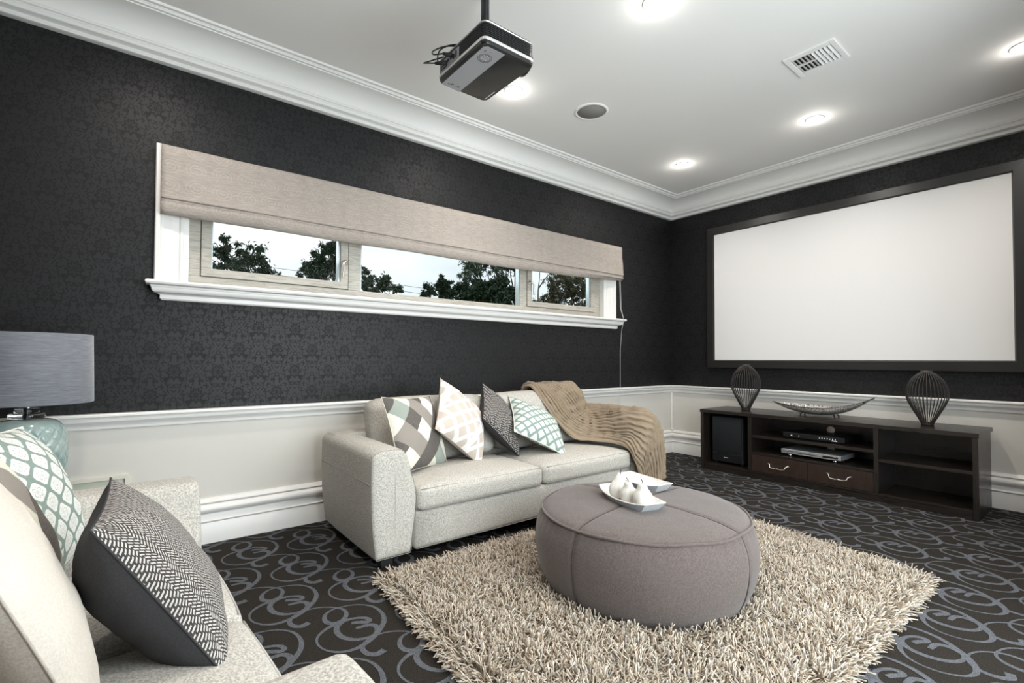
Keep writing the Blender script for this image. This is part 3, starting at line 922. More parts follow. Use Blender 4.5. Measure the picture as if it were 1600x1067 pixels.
def frame3(n, up):
    n = Vector(n).normalized(); up = Vector(up); up = (up - n * up.dot(n)).normalized()
    xx = up.cross(-n) * -1
    xx = n.cross(up) * -1           # local x to the right when looking at the front
    # local y = -n, z = up, x = y cross z
    yv = -n; xv = yv.cross(up)
    return [[xv[i], yv[i], up[i]] for i in range(3)]

GP = None
pillow('cushion', (-3.40, -0.60, 0.585), frame3((0.40, -0.85, 0.35), (-0.12, 0.36, 0.93)), (0.43, 0.43), (0.075, 0.06), M_geo, M_cream_lin,
       'square cushion with cream, charcoal and sage diamonds leaning in the left sofa corner', GP, seed=1)
pillow('cushion', (-3.06, -0.53, 0.610), frame3((0.44, -0.76, 0.47), (0.44, 0.64, 0.63)), (0.435, 0.435), (0.105, 0.08), M_latt, M_beige_lin,
       'beige cushion with white lattice standing on its corner, tallest of the sofa cushions', GP, seed=2)
pillow('cushion', (-2.725, -0.50, 0.602), frame3((0.48, -0.70, 0.52), (0.48, 0.71, 0.51)), (0.40, 0.40), (0.075, 0.095), M_herr_s, M_charcoal,
       'dark charcoal herringbone cushion on the far sofa between beige and teal cushions', GP, seed=3)
pillow('cushion', (-2.489, -0.60, 0.550), frame3((0.21, -0.60, 0.75), (0.45, 0.77, 0.42)), (0.42, 0.42), (0.085, 0.06), M_trel, M_trel,
       'off-white cushion with teal trellis lines, rightmost cushion on the far sofa', GP, seed=4, piping=M_white_pipe)
# near sofa
pillow('cushion', (-4.620, -1.77, 0.527), frame3((0.84, -0.05, 0.53), (-0.53, 0.0, 0.84)), (0.41, 0.41), (0.07, 0.12), M_herr, M_charcoal,
       'large charcoal and white herringbone cushion on the near left sofa', GP, seed=5, pinch=0.05)
pillow('cushion', (-4.945, -1.25, 0.585), frame3((0.88, -0.30, 0.37), (-0.35, 0.15, 0.90)), (0.45, 0.45), (0.115, 0.08), M_medal, M_medal,
       'sage green cushion with white medallions beside the table lamp', GP, seed=6, pinch=0.05)
pillow('cushion', (-4.925, -1.54, 0.60), frame3((0.90, -0.1, 0.40), (-0.40, 0.05, 0.9)), (0.44, 0.44), (0.07, 0.07), M_geo, M_geo,
       'geometric cushion mostly hidden behind the cream cushion on the near sofa', GP, seed=7)
pillow('cushion', (-4.822, -1.935, 0.60), frame3((0.924, 0.121, 0.362), (-0.342, -0.159, 0.926)), (0.447, 0.447), (0.05, 0.09), M_cream_lin, M_beige_lin,
       'plain cream cushion in the bottom left corner of the photo', GP, seed=8, pinch=0.05)

# ================================================================== throw
M_throw, nt, b = new_mat('tan_ruffled_knit', 0.95, (0.27, 0.205, 0.14), spec=0.15)
u = nt.nodes.new('ShaderNodeUVMap'); ux, uy, _ = sep(nt, u.outputs[0])
kn = noise_tex(nt, coords(nt, 'Object'), 500, 2)
c = mix(nt, kn, (0.18, 0.135, 0.092), (0.37, 0.29, 0.205))
setc(nt, b, c); bump(nt, b, kn, 0.4, 0.0015)
b.inputs['Sheen Weight'].default_value = 0.2
ROWS = [
 [(-2.31, -0.185, 0.60), (-2.22, -0.185, 0.60), (-2.12, -0.185, 0.60), (-2.00, -0.185, 0.60), (-1.90, -0.185, 0.60)],
 [(-2.31, -0.205, 0.74), (-2.22, -0.20, 0.745), (-2.12, -0.20, 0.745), (-2.00, -0.20, 0.74), (-1.90, -0.195, 0.735)],
 [(-2.30, -0.30, 0.790), (-2.20, -0.29, 0.795), (-2.10, -0.285, 0.79), (-1.97, -0.28, 0.80), (-1.825, -0.26, 0.785)],
 [(-2.28, -0.425, 0.68), (-2.17, -0.405, 0.71), (-2.06, -0.39, 0.72), (-1.92, -0.385, 0.75), (-1.785, -0.31, 0.725)],
 [(-2.22, -0.50, 0.55), (-2.12, -0.465, 0.60), (-1.99, -0.44, 0.62), (-1.86, -0.40, 0.66), (-1.735, -0.29, 0.655)],
 [(-2.14, -0.60, 0.425), (-2.03, -0.53, 0.50), (-1.92, -0.47, 0.55), (-1.82, -0.41, 0.59), (-1.68, -0.28, 0.60)],
 [(-2.04, -0.70, 0.405), (-1.94, -0.64, 0.445), (-1.85, -0.55, 0.53), (-1.76, -0.45, 0.59), (-1.625, -0.33, 0.60)],
 [(-1.96, -0.82, 0.398), (-1.88, -0.77, 0.45), (-1.81, -0.68, 0.55), (-1.73, -0.56, 0.605), (-1.605, -0.42, 0.595)],
 [(-1.93, -0.93, 0.375), (-1.865, -0.91, 0.45), (-1.795, -0.83, 0.575), (-1.69, -0.70, 0.615), (-1.59, -0.54, 0.585)],
 [(-1.925, -0.985, 0.30), (-1.85, -0.995, 0.41), (-1.765, -0.97, 0.56), (-1.645, -0.86, 0.61), (-1.57, -0.68, 0.54)],
 [(-1.90, -0.995, 0.22), (-1.82, -1.00, 0.32), (-1.72, -1.00, 0.47), (-1.60, -0.93, 0.50), (-1.555, -0.77, 0.44)],
 [(-1.87, -1.00, 0.16), (-1.79, -1.00, 0.21), (-1.695, -1.005, 0.31), (-1.585, -0.955, 0.34), (-1.545, -0.81, 0.30)],
 [(-1.84, -1.00, 0.11), (-1.77, -1.00, 0.12), (-1.68, -1.01, 0.14), (-1.575, -0.96, 0.15), (-1.54, -0.82, 0.15)],
]
def crv(P, n): return catmull(P, n)
dense = [catmull(r, 64) for r in ROWS]
ncol = len(dense[0]); TH = []
for j in range(ncol):
    TH.append(catmull([dense[i][j] for i in range(len(ROWS))], 9))
nrow = len(TH[0])
for side in (0,):
    G = [[None] * nrow for _ in range(ncol)]
    for j in range(ncol):
        for i in range(nrow):
            a = TH[max(0, j - 1)][i]; b_ = TH[min(ncol - 1, j + 1)][i]; c_ = TH[j][max(0, i - 1)]; d_ = TH[j][min(nrow - 1, i + 1)]
            nn = (b_ - a).cross(c_ - d_)
            nn = nn.normalized() if nn.length > 1e-9 else Vector((0, -1, 0))
            if nn.dot(Vector((0.25, -0.6, 0.8))) < 0: nn = -nn
            t = j / (ncol - 1); s_ = i / (nrow - 1)
            wob = noise.noise(Vector((t * 3, s_ * 9, 1))) * 0.9 + noise.noise(Vector((t * 5, s_ * 26, 7))) * 0.38
            ph = (t * 17 + wob) % 1.0
            ruff = (1 - ph) ** 1.8 if ph > 0.10 else ph / 0.10      # sharp lip then falling away
            big = 0.5 + 0.5 * math.sin(t * 15 + noise.noise(Vector((s_ * 4, t, 3))) * 3)
            edge_f = min(1, min(t, 1 - t) * 14 + 0.15)
            flut = noise.noise(Vector((t * 9, s_ * 46, 2))) * 0.006 * ruff
            G[j][i] = TH[j][i] + nn * ((ruff * 0.024 + big * 0.016 + flut * 1.5) * edge_f + 0.004)
mb = MB(); mb.grid(G, 0, True)
o = mb.build('throw_blanket', M_throw)
props(o, 'tan ruffled throw draped over the back and right arm of the far sofa', 'throw')
sm = o.modifiers.new('thickness', 'SOLIDIFY'); sm.thickness = 0.004; sm.offset = -1

# ================================================================== ottoman
OC = Vector((-2.845, -1.735, 0))
ot = empty('ottoman', OC, label='round taupe suede ottoman with piped seams standing on shag rug', cat='ottoman')
prof = [(0.0, 0.012), (0.40, 0.012), (0.432, 0.02), (0.452, 0.05), (0.470, 0.10), (0.480, 0.16), (0.482, 0.21), (0.475, 0.26), (0.461, 0.30), (0.449, 0.325)]
prof = [tuple(p)[:2] for p in [(v.x, v.y) for v in catmull([(a, b_, 0) for a, b_ in prof], 3)]]
seams = [math.radians(a) for a in (184, 273, 6, 87)]
def ot_r(ang, z):
    d = 0
    for s in seams:
        dd = abs((ang - s + PI) % (2 * PI) - PI)
        d += math.exp(-(dd / 0.02) ** 2)
    return -0.004 * d
def lath_mod(prof, seg, fn):
    rows = []
    for k in range(seg + 1):
        a = 2 * PI * k / seg
        rows.append([fn(a, r, z) for r, z in prof])
    return rows
def side_fn(a, r, z):
    rr = r + ot_r(a, z) * (1 if r > .3 else 0) + 0.003 * noise.noise(Vector((math.cos(a) * 2, math.sin(a) * 2, z * 6))) + 0.0016 * math.sin(a * 60) * max(0, (z - 0.24) / 0.085) * 0.6
    return (rr * math.cos(a), rr * math.sin(a), z)
mb = MB(); mb.grid(lath_mod(prof, 360, side_fn), 0, True)
for s in seams:
    mb.tube([((r + 0.0005 - 0.003) * math.cos(s), (r - 0.0025) * math.sin(s), z) for r, z in prof[6:]], 0.0022, 6, 1)
mb.build('side_panels', [M_suede, M_suede_pipe], ot)
tp = [(0.449, 0.325), (0.44, 0.334), (0.42, 0.343), (0.37, 0.354), (0.30, 0.362), (0.2, 0.368), (0.1, 0.371), (0.0, 0.372)]
def top_z(r):
    for (a, za), (b_, zb) in zip(tp, tp[1:]):
        if b_ <= r <= a: return za + (zb - za) * (a - r) / (a - b_)
    return 0.372
tprof = [(r, top_z(r)) for r in rot_seg(0.449, 0.0, 36)]
tseam = seams
def top_fn(a, r, z):
    d = 0
    for s in tseam:
        dd = abs(math.sin(a - s)) * r if math.cos(a - s) > 0 else 9
        d += math.exp(-(dd / 0.010) ** 2)
    return (r * math.cos(a), r * math.sin(a), z - 0.006 * min(1, d) + 0.002 * noise.noise(Vector((r * 9 * math.cos(a), r * 9 * math.sin(a), 2))))
mb = MB(); mb.grid(lath_mod(tprof, 360, top_fn)[::-1], 0, True)
for s in tseam:
    mb.tube([(r * math.cos(s), r * math.sin(s), top_z(r) - 0.0052) for r in rot_seg(0.0, 0.448, 30)], 0.0022, 6, 1)
mb.build('top_panel', [M_suede, M_suede_pipe], ot)
mb = MB(); mb.tube([((0.452 + 0.002 * math.sin(k * .4)) * math.cos(2 * PI * k / 180), (0.452 + 0.002 * math.sin(k * .4)) * math.sin(2 * PI * k / 180), 0.327 + 0.0015 * math.sin(k * .33)) for k in range(180)], 0.0055, 8, closed=True)
mb.build('piping', M_suede, ot)

# plates and pears
M_plaster, nt, b = new_mat('whitewashed_wood', 0.6, (0.74, 0.72, 0.69))
v = coords(nt, 'Object', (8, 60, 60)); n = noise_tex(nt, v, 3, 4, 0.7, 0.6)
setc(nt, b, mix(nt, n.smooth(0.5, 0.78), (0.66, 0.645, 0.62), (0.47, 0.445, 0.41)))
bump(nt, b, n, 0.15, 0.001)
M_platewall, nt, b = new_mat('greywashed_edge', 0.65, (0.42, 0.43, 0.45))
def plate(loc, rz, L, Wd, label, tilt=0.0):
    """boat shaped plate with cut-off ends; long axis local x"""
    root = empty('wooden_plate', loc, rz, label=label, cat='plate')
    def outline(k, off=0.0):
        pts = []
        for sgn in (1, -1):
            for i in range(25):
                u = (-1 + 2 * i / 24) * sgn
                hwd = Wd / 2 * (0.60 + 0.40 * (1 - abs(u) ** 2.2)) * k - off
                pts.append((u * (L / 2 * k - off), -sgn * hwd))
        return pts
    def ring(k, z, off=0.0, lift=0.0):
        r = [(x, y, z + lift * (abs(x) / (L / 2)) ** 2.5) for x, y in outline(k, off)]
        return r + r[:1]
    mb = MB(); mb.grid([ring(0.999, 0.0285, 0, 0.012), ring(1.0, 0.0315, 0.001, 0.012), ring(1.0, 0.032, 0.0045, 0.012), ring(1.0, 0.0295, 0.0065, 0.012), ring(0.86, 0.016, 0.004, 0.006), ring(0.6, 0.0115), ring(0.3, 0.010), ring(0.02, 0.010)], 0, True)
    mb.build('dish', M_plaster, root)
    mb = MB(); mb.grid([ring(0.02, 0.0), ring(0.70, 0.0), ring(0.78, 0.002), ring(0.999, 0.0285, 0, 0.012)], 0, True)
    mb.build('underside', M_platewall, root, angle=30)
    return root
ZP = 0.366
PL1 = plate((-2.925, -1.735, ZP), math.radians(73), 0.355, 0.18, 'white boat-shaped wooden plate holding three pears on the ottoman')
PL2 = plate((-2.645, -1.60, ZP - 0.001), math.radians(81), 0.29, 0.16, 'empty white boat-shaped wooden plate behind the pears on the ottoman')
M_pear, nt, b = new_mat('white_ceramic_pear', 0.42, (0.80, 0.775, 0.73))
n = noise_tex(nt, coords(nt, 'Object', (1, 1, 0.4)), 40, 4, 0.7); setc(nt, b, mix(nt, n.smooth(0.45, 0.75), (0.68, 0.66, 0.62), (0.55, 0.515, 0.46)))
M_stem, nt, b = new_mat('dark_stem', 0.7, (0.03, 0.022, 0.018))
def pear(loc, h, lean, label):
    root = empty('pear', loc, label=label, cat='pear', group='white pears on the ottoman plate')
    pr = [(0.0, 0.002), (0.014, 0.0), (0.028, 0.006), (0.036, 0.018), (0.039, 0.032), (0.037, 0.046), (0.030, 0.060), (0.023, 0.070), (0.019, 0.080), (0.016, 0.088), (0.010, 0.094), (0.004, 0.093), (0.0, 0.090)]
    pr = [(max(0, v.x) * h, v.y * h) for v in catmull([(a, b_, 0) for a, b_ in pr], 3)]
    rows = []
    for k in range(33):
        a = 2 * PI * k / 32
        rows.append([(r * math.cos(a) * (1 + 0.03 * math.cos(a * 2 + lean)) + lean * 0.012 * (z / 0.09) ** 2, r * math.sin(a), z + 0.0015 * math.cos(a * 3) * (r > .01)) for r, z in pr])
    mb = MB(); mb.grid(rows, 0, True); mb.build('fruit', M_pear, root)
    mb = MB(); mb.tube(catmull([(lean * 0.012, 0, 0.086 * h), (lean * 0.012 + 0.001, 0, 0.099 * h), (lean * 0.012 + 0.008 * lean, 0.005, 0.110 * h)], 4), [0.0018] * 8 + [0.0026], 6); mb.build('stem', M_stem, root)
    return root
pear((-2.940, -1.680, ZP + 0.012), 1.1, 1.2, 'white ceramic pear farthest back on the plate, stem leaning right')
pear((-2.970, -1.765, ZP + 0.0125), 1.0, -0.7, 'white ceramic pear in the middle of the three')
pear((-2.985, -1.850, ZP + 0.015), 1.1, -0.5, 'white ceramic pear nearest the front, rightmost of the three')

# ================================================================== shag rug
RC = [(-3.80, -1.00), (-1.60, -1.03), (-1.80, -2.56), (-3.91, -2.57)]   # back-left, back-right, front-right, front-left
rug = empty('shag_rug', (0, 0, 0), label='cream shag rug under the round ottoman', cat='rug')
M_rugback, nt, b = new_mat('rug_backing', 1.0, (0.16, 0.13, 0.10))
def rugp(u, v_):
    a = Vector(RC[0]).lerp(Vector(RC[1]), u); b_ = Vector(RC[3]).lerp(Vector(RC[2]), u)
    return a.lerp(b_, v_)
mb = MB(); q = [rugp(0, 0), rugp(1, 0), rugp(1, 1), rugp(0, 1)]
mb.add([(p.x, p.y, 0.002) for p in q] + [(p.x, p.y, 0.009) for p in q], [(0, 1, 2, 3), (7, 6, 5, 4)] + [((k + 1) % 4, k, k + 4, (k + 1) % 4 + 4) for k in range(4)], 0, False)
mb.build('backing', M_rugback, rug)
rg = np.random.default_rng(3)
NS = 46000
uu = rg.random(NS); vv = rg.random(NS)
A = np.array(RC)
px_ = (A[0] * (1 - uu)[:, None] + A[1] * uu[:, None]) * (1 - vv)[:, None] + (A[3] * (1 - uu)[:, None] + A[2] * uu[:, None]) * vv[:, None]
keep = np.hypot(px_[:, 0] - OC.x, px_[:, 1] - OC.y) > 0.445
keep &= ~((px_[:, 1] > -1.06) & (px_[:, 0] < -1.0) & (px_[:, 1] > -0.96))
px_ = px_[keep]; uu = uu[keep]; vv = vv[keep]; n = len(px_)
# clumped lean field
def clump(p, s, seed):
    r_ = np.zeros(len(p))
    for k in range(5):
        f = s * (1 + k * 0.7); a = seed * 1.7 + k * 2.1
        r_ += np.sin(p[:, 0] * f * math.cos(a) * 6 + p[:, 1] * f * math.sin(a) * 6 + a * 3) / (1 + k * 0.4)
    return r_
az = clump(px_, 3.0, 1) * 1.4 + rg.normal(0, 1.5, n)
lean = np.clip(0.55 + 0.18 * clump(px_, 4.0, 2) + rg.normal(0, 0.28, n), 0.05, 1.25)
# near the edges the pile falls outwards
ctr = A.mean(0); out = px_ - ctr
ed = np.minimum(np.minimum(uu, 1 - uu) * 2.15, np.minimum(vv, 1 - vv) * 1.55)
edge = ed < 0.05
du = np.where(np.minimum(uu, 1 - uu) * 2.15 < np.minimum(vv, 1 - vv) * 1.55, np.where(uu > .5, 0.0, PI), np.where(vv > .5, -PI / 2, PI / 2))
az = np.where(edge, du + rg.normal(0, 0.6, n), az)
lean = np.where(edge, np.clip(0.9 + rg.normal(0, 0.25, n), .3, 1.4), lean)
# keep yarn from entering the sofa front and the ottoman
din = np.hypot(px_[:, 0] - OC.x, px_[:, 1] - OC.y)
near_o = din < 0.52
az = np.where(near_o, np.arctan2(px_[:, 1] - OC.y, px_[:, 0] - OC.x) + rg.normal(0, 0.9, n), az)
Ls = rg.uniform(0.036, 0.056, n); rad = rg.uniform(0.0020, 0.0031, n)
curl = rg.normal(0, 0.5, n)
SEG = 3; K = 4
pts = np.zeros((n, K, 3)); pts[:, 0, :2] = px_; pts[:, 0, 2] = 0.004
for k in range(1, K):
    an = az + curl * (k - 1) * 0.5; le = np.clip(lean * (0.45 + 0.42 * k), 0, 1.5)
    st = Ls / (K - 1)
    pts[:, k, 0] = pts[:, k - 1, 0] + np.sin(le) * np.cos(an) * st
    pts[:, k, 1] = pts[:, k - 1, 1] + np.sin(le) * np.sin(an) * st
    pts[:, k, 2] = np.maximum(pts[:, k - 1, 2] + np.cos(le) * st, 0.006)
pts[:, :, 1] = np.where((pts[:, :, 0] > -3.83) & (pts[:, :, 0] < -1.62) & (pts[:, :, 2] > 0.05), np.minimum(pts[:, :, 1], -0.955), pts[:, :, 1])
V = np.zeros((n, K, SEG, 3))
sx_ = -np.sin(az); sy_ = np.cos(az)
for s in range(SEG):
    a = 2 * PI * s / SEG
    for k in range(K):
        rr = rad * (1.0 if k < K - 1 else 0.85)
        V[:, k, s, 0] = pts[:, k, 0] + (sx_ * math.cos(a) + np.cos(az) * math.sin(a) * np.cos(lean)) * rr
        V[:, k, s, 1] = pts[:, k, 1] + (sy_ * math.cos(a) + np.sin(az) * math.sin(a) * np.cos(lean)) * rr
        V[:, k, s, 2] = pts[:, k, 2] - math.sin(a) * np.sin(lean) * rr
base_i = np.arange(n)[:, None] * (K * SEG)
fl = []
for k in range(K - 1):
    for s in range(SEG):
        s2 = (s + 1) % SEG
        fl.append(np.concatenate([base_i + k * SEG + s, base_i + k * SEG + s2, base_i + (k + 1) * SEG + s2, base_i + (k + 1) * SEG + s], 1))
quads = np.stack(fl, 1).reshape(-1, 4); nq = len(quads)
tris = np.concatenate([base_i + (K - 1) * SEG + s for s in range(3)], 1)
me = bpy.data.meshes.new('pile')
me.vertices.add(n * K * SEG); me.vertices.foreach_set('co', V.reshape(-1).astype(np.float32))
me.loops.add(nq * 4 + n * 3); me.loops.foreach_set('vertex_index', np.concatenate([quads.ravel(), tris.ravel()]).astype(np.int32))
me.polygons.add(nq + n)
me.polygons.foreach_set('loop_start', np.concatenate([np.arange(nq) * 4, nq * 4 + np.arange(n) * 3]).astype(np.int32))
cols = [(0.50, 0.43, 0.345), (0.38, 0.31, 0.24), (0.59, 0.53, 0.455), (0.44, 0.40, 0.36), (0.27, 0.21, 0.15)]
for k, c in enumerate(cols):
    mt, nt, b = new_mat('shag_yarn_%s' % ('cream', 'oat', 'ivory', 'stone', 'tan')[k], 0.85, c, spec=0.2); me.materials.append(mt)
mi = rg.choice(5, n, p=[.34, .2, .2, .16, .10])
me.polygons.foreach_set('material_index', np.concatenate([np.repeat(mi, nq // n), mi]).astype(np.int32))
me.polygons.foreach_set('use_smooth', np.ones(nq + n, dtype=bool))
me.update(calc_edges=True); me.validate()
o = bpy.data.objects.new('pile', me); link(o, rug); o['kind'] = 'stuff'

# ================================================================== media console
FX, BX = -0.515, -0.035       # front and back faces
YL, YR = -0.652, -2.532
con = empty('media_console', (FX, YL, 0), label='long low black-brown wooden media console against the screen wall', cat='media cabinet')
def cb(name, lo, hi, mat, bev=0.0015, parent=con, off=(FX, YL, 0)):
    lo2 = [min(a, b_) - o for a, b_, o in zip(lo, hi, off)]; hi2 = [max(a, b_) - o for a, b_, o in zip(lo, hi, off)]
    return MB().box(lo2, hi2, 0, bev).build(name, mat, parent)
cb('top', (FX - 0.006, YL + 0.004, 0.520), (BX, YR - 0.004, 0.549), M_wenge_h)
cb('side_panel', (FX, YL, 0.0), (BX - 0.05, YL - 0.030, 0.5195), M_wenge_v)
cb('side_panel', (FX, YR, 0.0), (BX - 0.05, YR + 0.030, 0.5195), M_wenge_v)
cb('divider', (FX, -1.090, 0.062), (BX - 0.06, -1.120, 0.5195), M_wenge_v)
cb('divider', (FX, -1.985, 0.062), (BX - 0.06, -2.013, 0.5195), M_wenge_v)
cb('bottom_panel', (FX + 0.001, YL - 0.031, 0.048), (BX - 0.06, YR + 0.031, 0.0615), M_wenge_h)
cb('plinth', (FX + 0.008, YL - 0.031, 0.0), (FX + 0.026, YR + 0.031, 0.0475), M_wenge_h)
cb('back_panel', (BX - 0.052, YL - 0.005, 0.03), (BX - 0.060, YR + 0.005, 0.5195), M_wenge_h)
cb('shelf', (FX + 0.004, -1.1205, 0.345), (BX - 0.061, -1.9845, 0.366), M_wenge_h)
cb('shelf', (FX + 0.001, -1.1205, 0.205), (BX - 0.061, -1.9845, 0.224), M_wenge_h)
cb('shelf', (FX + 0.004, -2.0135, 0.285), (BX - 0.061, YR + 0.0305, 0.306), M_wenge_h)
M_hole_disc, nt, b = new_mat('lit_wall_beige', 0.6, (0.62, 0.50, 0.40))
for z in (0.425, 0.262):  # beige discs painted as cable holes showing the lit wall behind
    mb = MB(); M_ = Matrix.Translation((BX - 0.062 - FX, -1.578 - YL, z)) @ Matrix.Rotation(PI / 2, 4, 'Y')
    mb.lathe([(0.0, -0.002), (0.027, -0.002), (0.03, 0.001), (0.03, 0.003)], seg=28, M=M_); mb.build('cable_hole_disc', M_hole_disc, con)
for ya, yb in ((-1.1225, -1.5495), (-1.5525, -1.9825)):
    ox, oy, oz = FX + 0.002, (ya + yb) / 2, 0.1335
    dr = MB().box((-0.0 , -(ya - yb) / 2, -0.0695), (0.018, (ya - yb) / 2, 0.0695), 0, 0.0015).build('drawer', M_drawer, con)
    dr.location = (ox - FX, oy - YL, oz)
    mb = MB(); sp = 0.066
    pth = catmull([(0.0, sp + 0.016, 0.014), (-0.008, sp + 0.006, 0.012), (-0.016, sp - 0.004, 0.006), (-0.024, sp - 0.010, -0.010), (-0.026, sp - 0.026, -0.016), (-0.027, 0.012, -0.017), (-0.028, 0.0, -0.014),
                   (-0.027, -0.012, -0.017), (-0.026, -sp + 0.026, -0.016), (-0.024, -sp + 0.010, -0.010), (-0.016, -sp + 0.004, 0.006), (-0.008, -sp - 0.006, 0.012), (0.0, -sp - 0.016, 0.014)], 5)
    n_ = len(pth); rr = [0.0028 + 0.0022 * math.exp(-((i - n_ / 2) / 3.0) ** 2) + 0.002 * (math.exp(-((i - 7) / 2.5) ** 2) + math.exp(-((i - n_ + 8) / 2.5) ** 2)) for i in range(n_)]
    mb.tube(pth, rr, 8)
    for s in (-1, 1): mb.lathe([(0, 0), (0.007, 0), (0.006, 0.004), (0.003, 0.010), (0, 0.011)], seg=12, M=Matrix.Translation((0.0, s * (sp + 0.008), 0.0125)) @ Matrix.Rotation(-PI / 2, 4, 'Y'))
    props(mb.build('handle', M_brushed, dr), 'curved satin metal drop handle')

# subwoofer in the left bay
sub = empty('subwoofer', (-0.44, -0.868, 0.063), label='black box subwoofer in the left bay of the media console', cat='speaker')
MB().box((0.0, -0.142, 0.018), (0.30, 0.142, 0.425), 0, 0.006).build('cabinet', M_blackmatte, sub)
M_grcloth, nt, b = new_mat('black_grille_cloth', 0.9, (0.013, 0.015, 0.016)); n = noise_tex(nt, coords(nt, 'Object'), 900, 1); bump(nt, b, n, 0.3, 0.001)
prg = [(0.0 + 0.130 * s, z) for s, z in ((-1, 0.418), (1, 0.418))]
mb = MB(); g1 = []
for i in range(21):
    y = -0.132 + 0.264 * i / 20; zb = 0.100 + 0.022 * (abs(y) / 0.132) ** 2
    g1.append([(-0.014, y, 0.418), (-0.014, y, zb), (-0.0005, y, zb - 0.003)])
mb.grid(g1, 0, True); mb.box((-0.0135, -0.132, 0.125), (-0.0005, 0.132, 0.418)); mb.build('grille', M_grcloth, sub)
MB().box((-0.010, -0.132, 0.022), (-0.0005, 0.132, 0.094), 0, 0.004).build('baffle', M_black, sub)
mb = MB()
for k in range(7): mb.box((-0.0112, 0.026 - k * 0.0055 - 0.004 + 0.0, 0.058), (-0.0100, 0.026 - k * 0.0055, 0.0625 + (0.0025 if k in (0, 4) else 0)))
M_logo, nt, b = new_mat('pale_print', 0.5, (0.75, 0.76, 0.78)); mb.build('badge', M_logo, sub)
for sx in (0.03, 0.27):
    for sy in (-1, 1): MB().box((sx - .012, sy * .12 - .012, 0), (sx + .012, sy * .12 + .012, 0.0185)).build('foot', M_black, sub)

# players
def player(name, loc, rz, Wd, D, Hh, foot, mat, face, label):
    r_ = empty(name, loc, rz, label=label, cat='disc player')
    MB().box((0, -Wd / 2, foot), (D, Wd / 2, foot + Hh), 0, 0.002).build('case', mat, r_)
    MB().box((-0.012, -Wd / 2 - 0.002, foot + 0.001), (-0.0003, Wd / 2 + 0.002, foot + Hh - 0.001), 0, 0.003).build('fascia', face, r_)
    for sx in (0.05, D - 0.04):
        for sy in (-1, 1):
            mb = MB(); mb.lathe([(0, 0), (0.015, 0), (0.016, foot * 0.3), (0.012, foot), (0, foot)], seg=20, M=Matrix.Translation((sx - 0.02, sy * (Wd / 2 - 0.05), 0))); mb.build('foot', M_chrome if mat is M_silver else M_black, r_)
    return r_
M_dfas, nt, b = new_mat('polished_fascia', 0.22, (0.70, 0.70, 0.71), metallic=0.8)
dv = player('disc_player', (-0.462, -1.557, 0.2245), math.radians(-1.5), 0.425, 0.25, 0.036, 0.020, M_silver, M_dfas, 'slim silver disc player on chrome feet on the lower console shelf')
mb = MB(); mb.box((-0.0135, -0.06, 0.033), (-0.0118, 0.10, 0.037)); mb.box((-0.0135, -0.195, 0.030), (-0.0118, -0.09, 0.044)); mb.build('display', M_black, dv)
for k in range(4):
    mb = MB(); mb.box((-0.015, 0.115 + k * 0.018, 0.038), (-0.0118, 0.127 + k * 0.018, 0.046), 0, 0.001); mb.build('button', M_chrome, dv)
for k in range(2):
    mb = MB(); mb.box((-0.015, -0.082 + k * 0.012, 0.034), (-0.0118, -0.074 + k * 0.012, 0.042), 0, 0.001); mb.build('button', M_chrome, dv)
bp = player('disc_player', (-0.425, -1.565, 0.3665), math.radians(1), 0.43, 0.25, 0.040, 0.007, M_black, M_black, 'slim black disc player with small white symbols on the upper console shelf')
M_led, nt, b = new_mat('white_symbols', 0.5, (0.8, 0.8, 0.82)); b.inputs['Emission Color'].default_value = (1, 1, 1, 1); b.inputs['Emission Strength'].default_value = 0.5
for k in range(7):
    mb = MB(); mb.box((-0.013, -0.05 - k * 0.018, 0.026), (-0.0118, -0.046 - k * 0.018, 0.031 + 0.002 * (k % 2))); mb.build('symbol', M_led, bp)
for (y, w) in ((0.155, 0.010), (0.10, 0.004), (-0.15, 0.035)):
    mb = MB(); mb.box((-0.013, y - w / 2, 0.0255 if w < .02 else 0.016), (-0.0118, y + w / 2, 0.029 if w < .02 else 0.019)); mb.build('symbol', M_led, bp)

# wire vases
def wire_vase(loc, h, w, label):
    r_ = empty('wire_vase', loc, label=label, cat='vase', group=None)
    pr = [(0.27, 0.0), (0.285, 0.03), (0.47, 0.15), (0.77, 0.33), (0.96, 0.47), (1.0, 0.58), (0.93, 0.71), (0.75, 0.83), (0.47, 0.925), (0.27, 0.965), (0.25, 1.0)]
    P = [(v.x * w / 2, v.y * h) for v in catmull([(a, b_, 0) for a, b_ in pr], 4)]
    n = 34
    mb = MB()
    for k in range(n):
        a = 2 * PI * k / n
        mb.tube([(r * math.cos(a), r * math.sin(a), z) for r, z in P], 0.0025, 6, 0)
    mb.build('wires', M_wire, r_)
    rb = P[0][0]
    mb = MB(); mb.lathe([(0, 0), (rb + 0.004, 0), (rb + 0.004, 0.016), (rb, 0.018), (0, 0.018)], seg=28); mb.build('base', M_wire, r_)
    rt = P[-1][0]
    mb = MB(); mb.lathe([(rt + 0.003, h - 0.014), (rt + 0.003, h), (rt - 0.002, h), (rt - 0.002, h - 0.014), (rt + 0.003, h - 0.014)], seg=28, caps=False); mb.build('neck_ring', M_wire, r_)
M_wire, nt, b = new_mat('dark_bronze_wire', 0.5, (0.028, 0.023, 0.020))
wire_vase((-0.275, -0.958, 0.5495), 0.415, 0.245, 'dark wire vase on the left end of the media console')
wire_vase((-0.270, -2.237, 0.5495), 0.385, 0.235, 'dark wire vase on the right end of the media console')

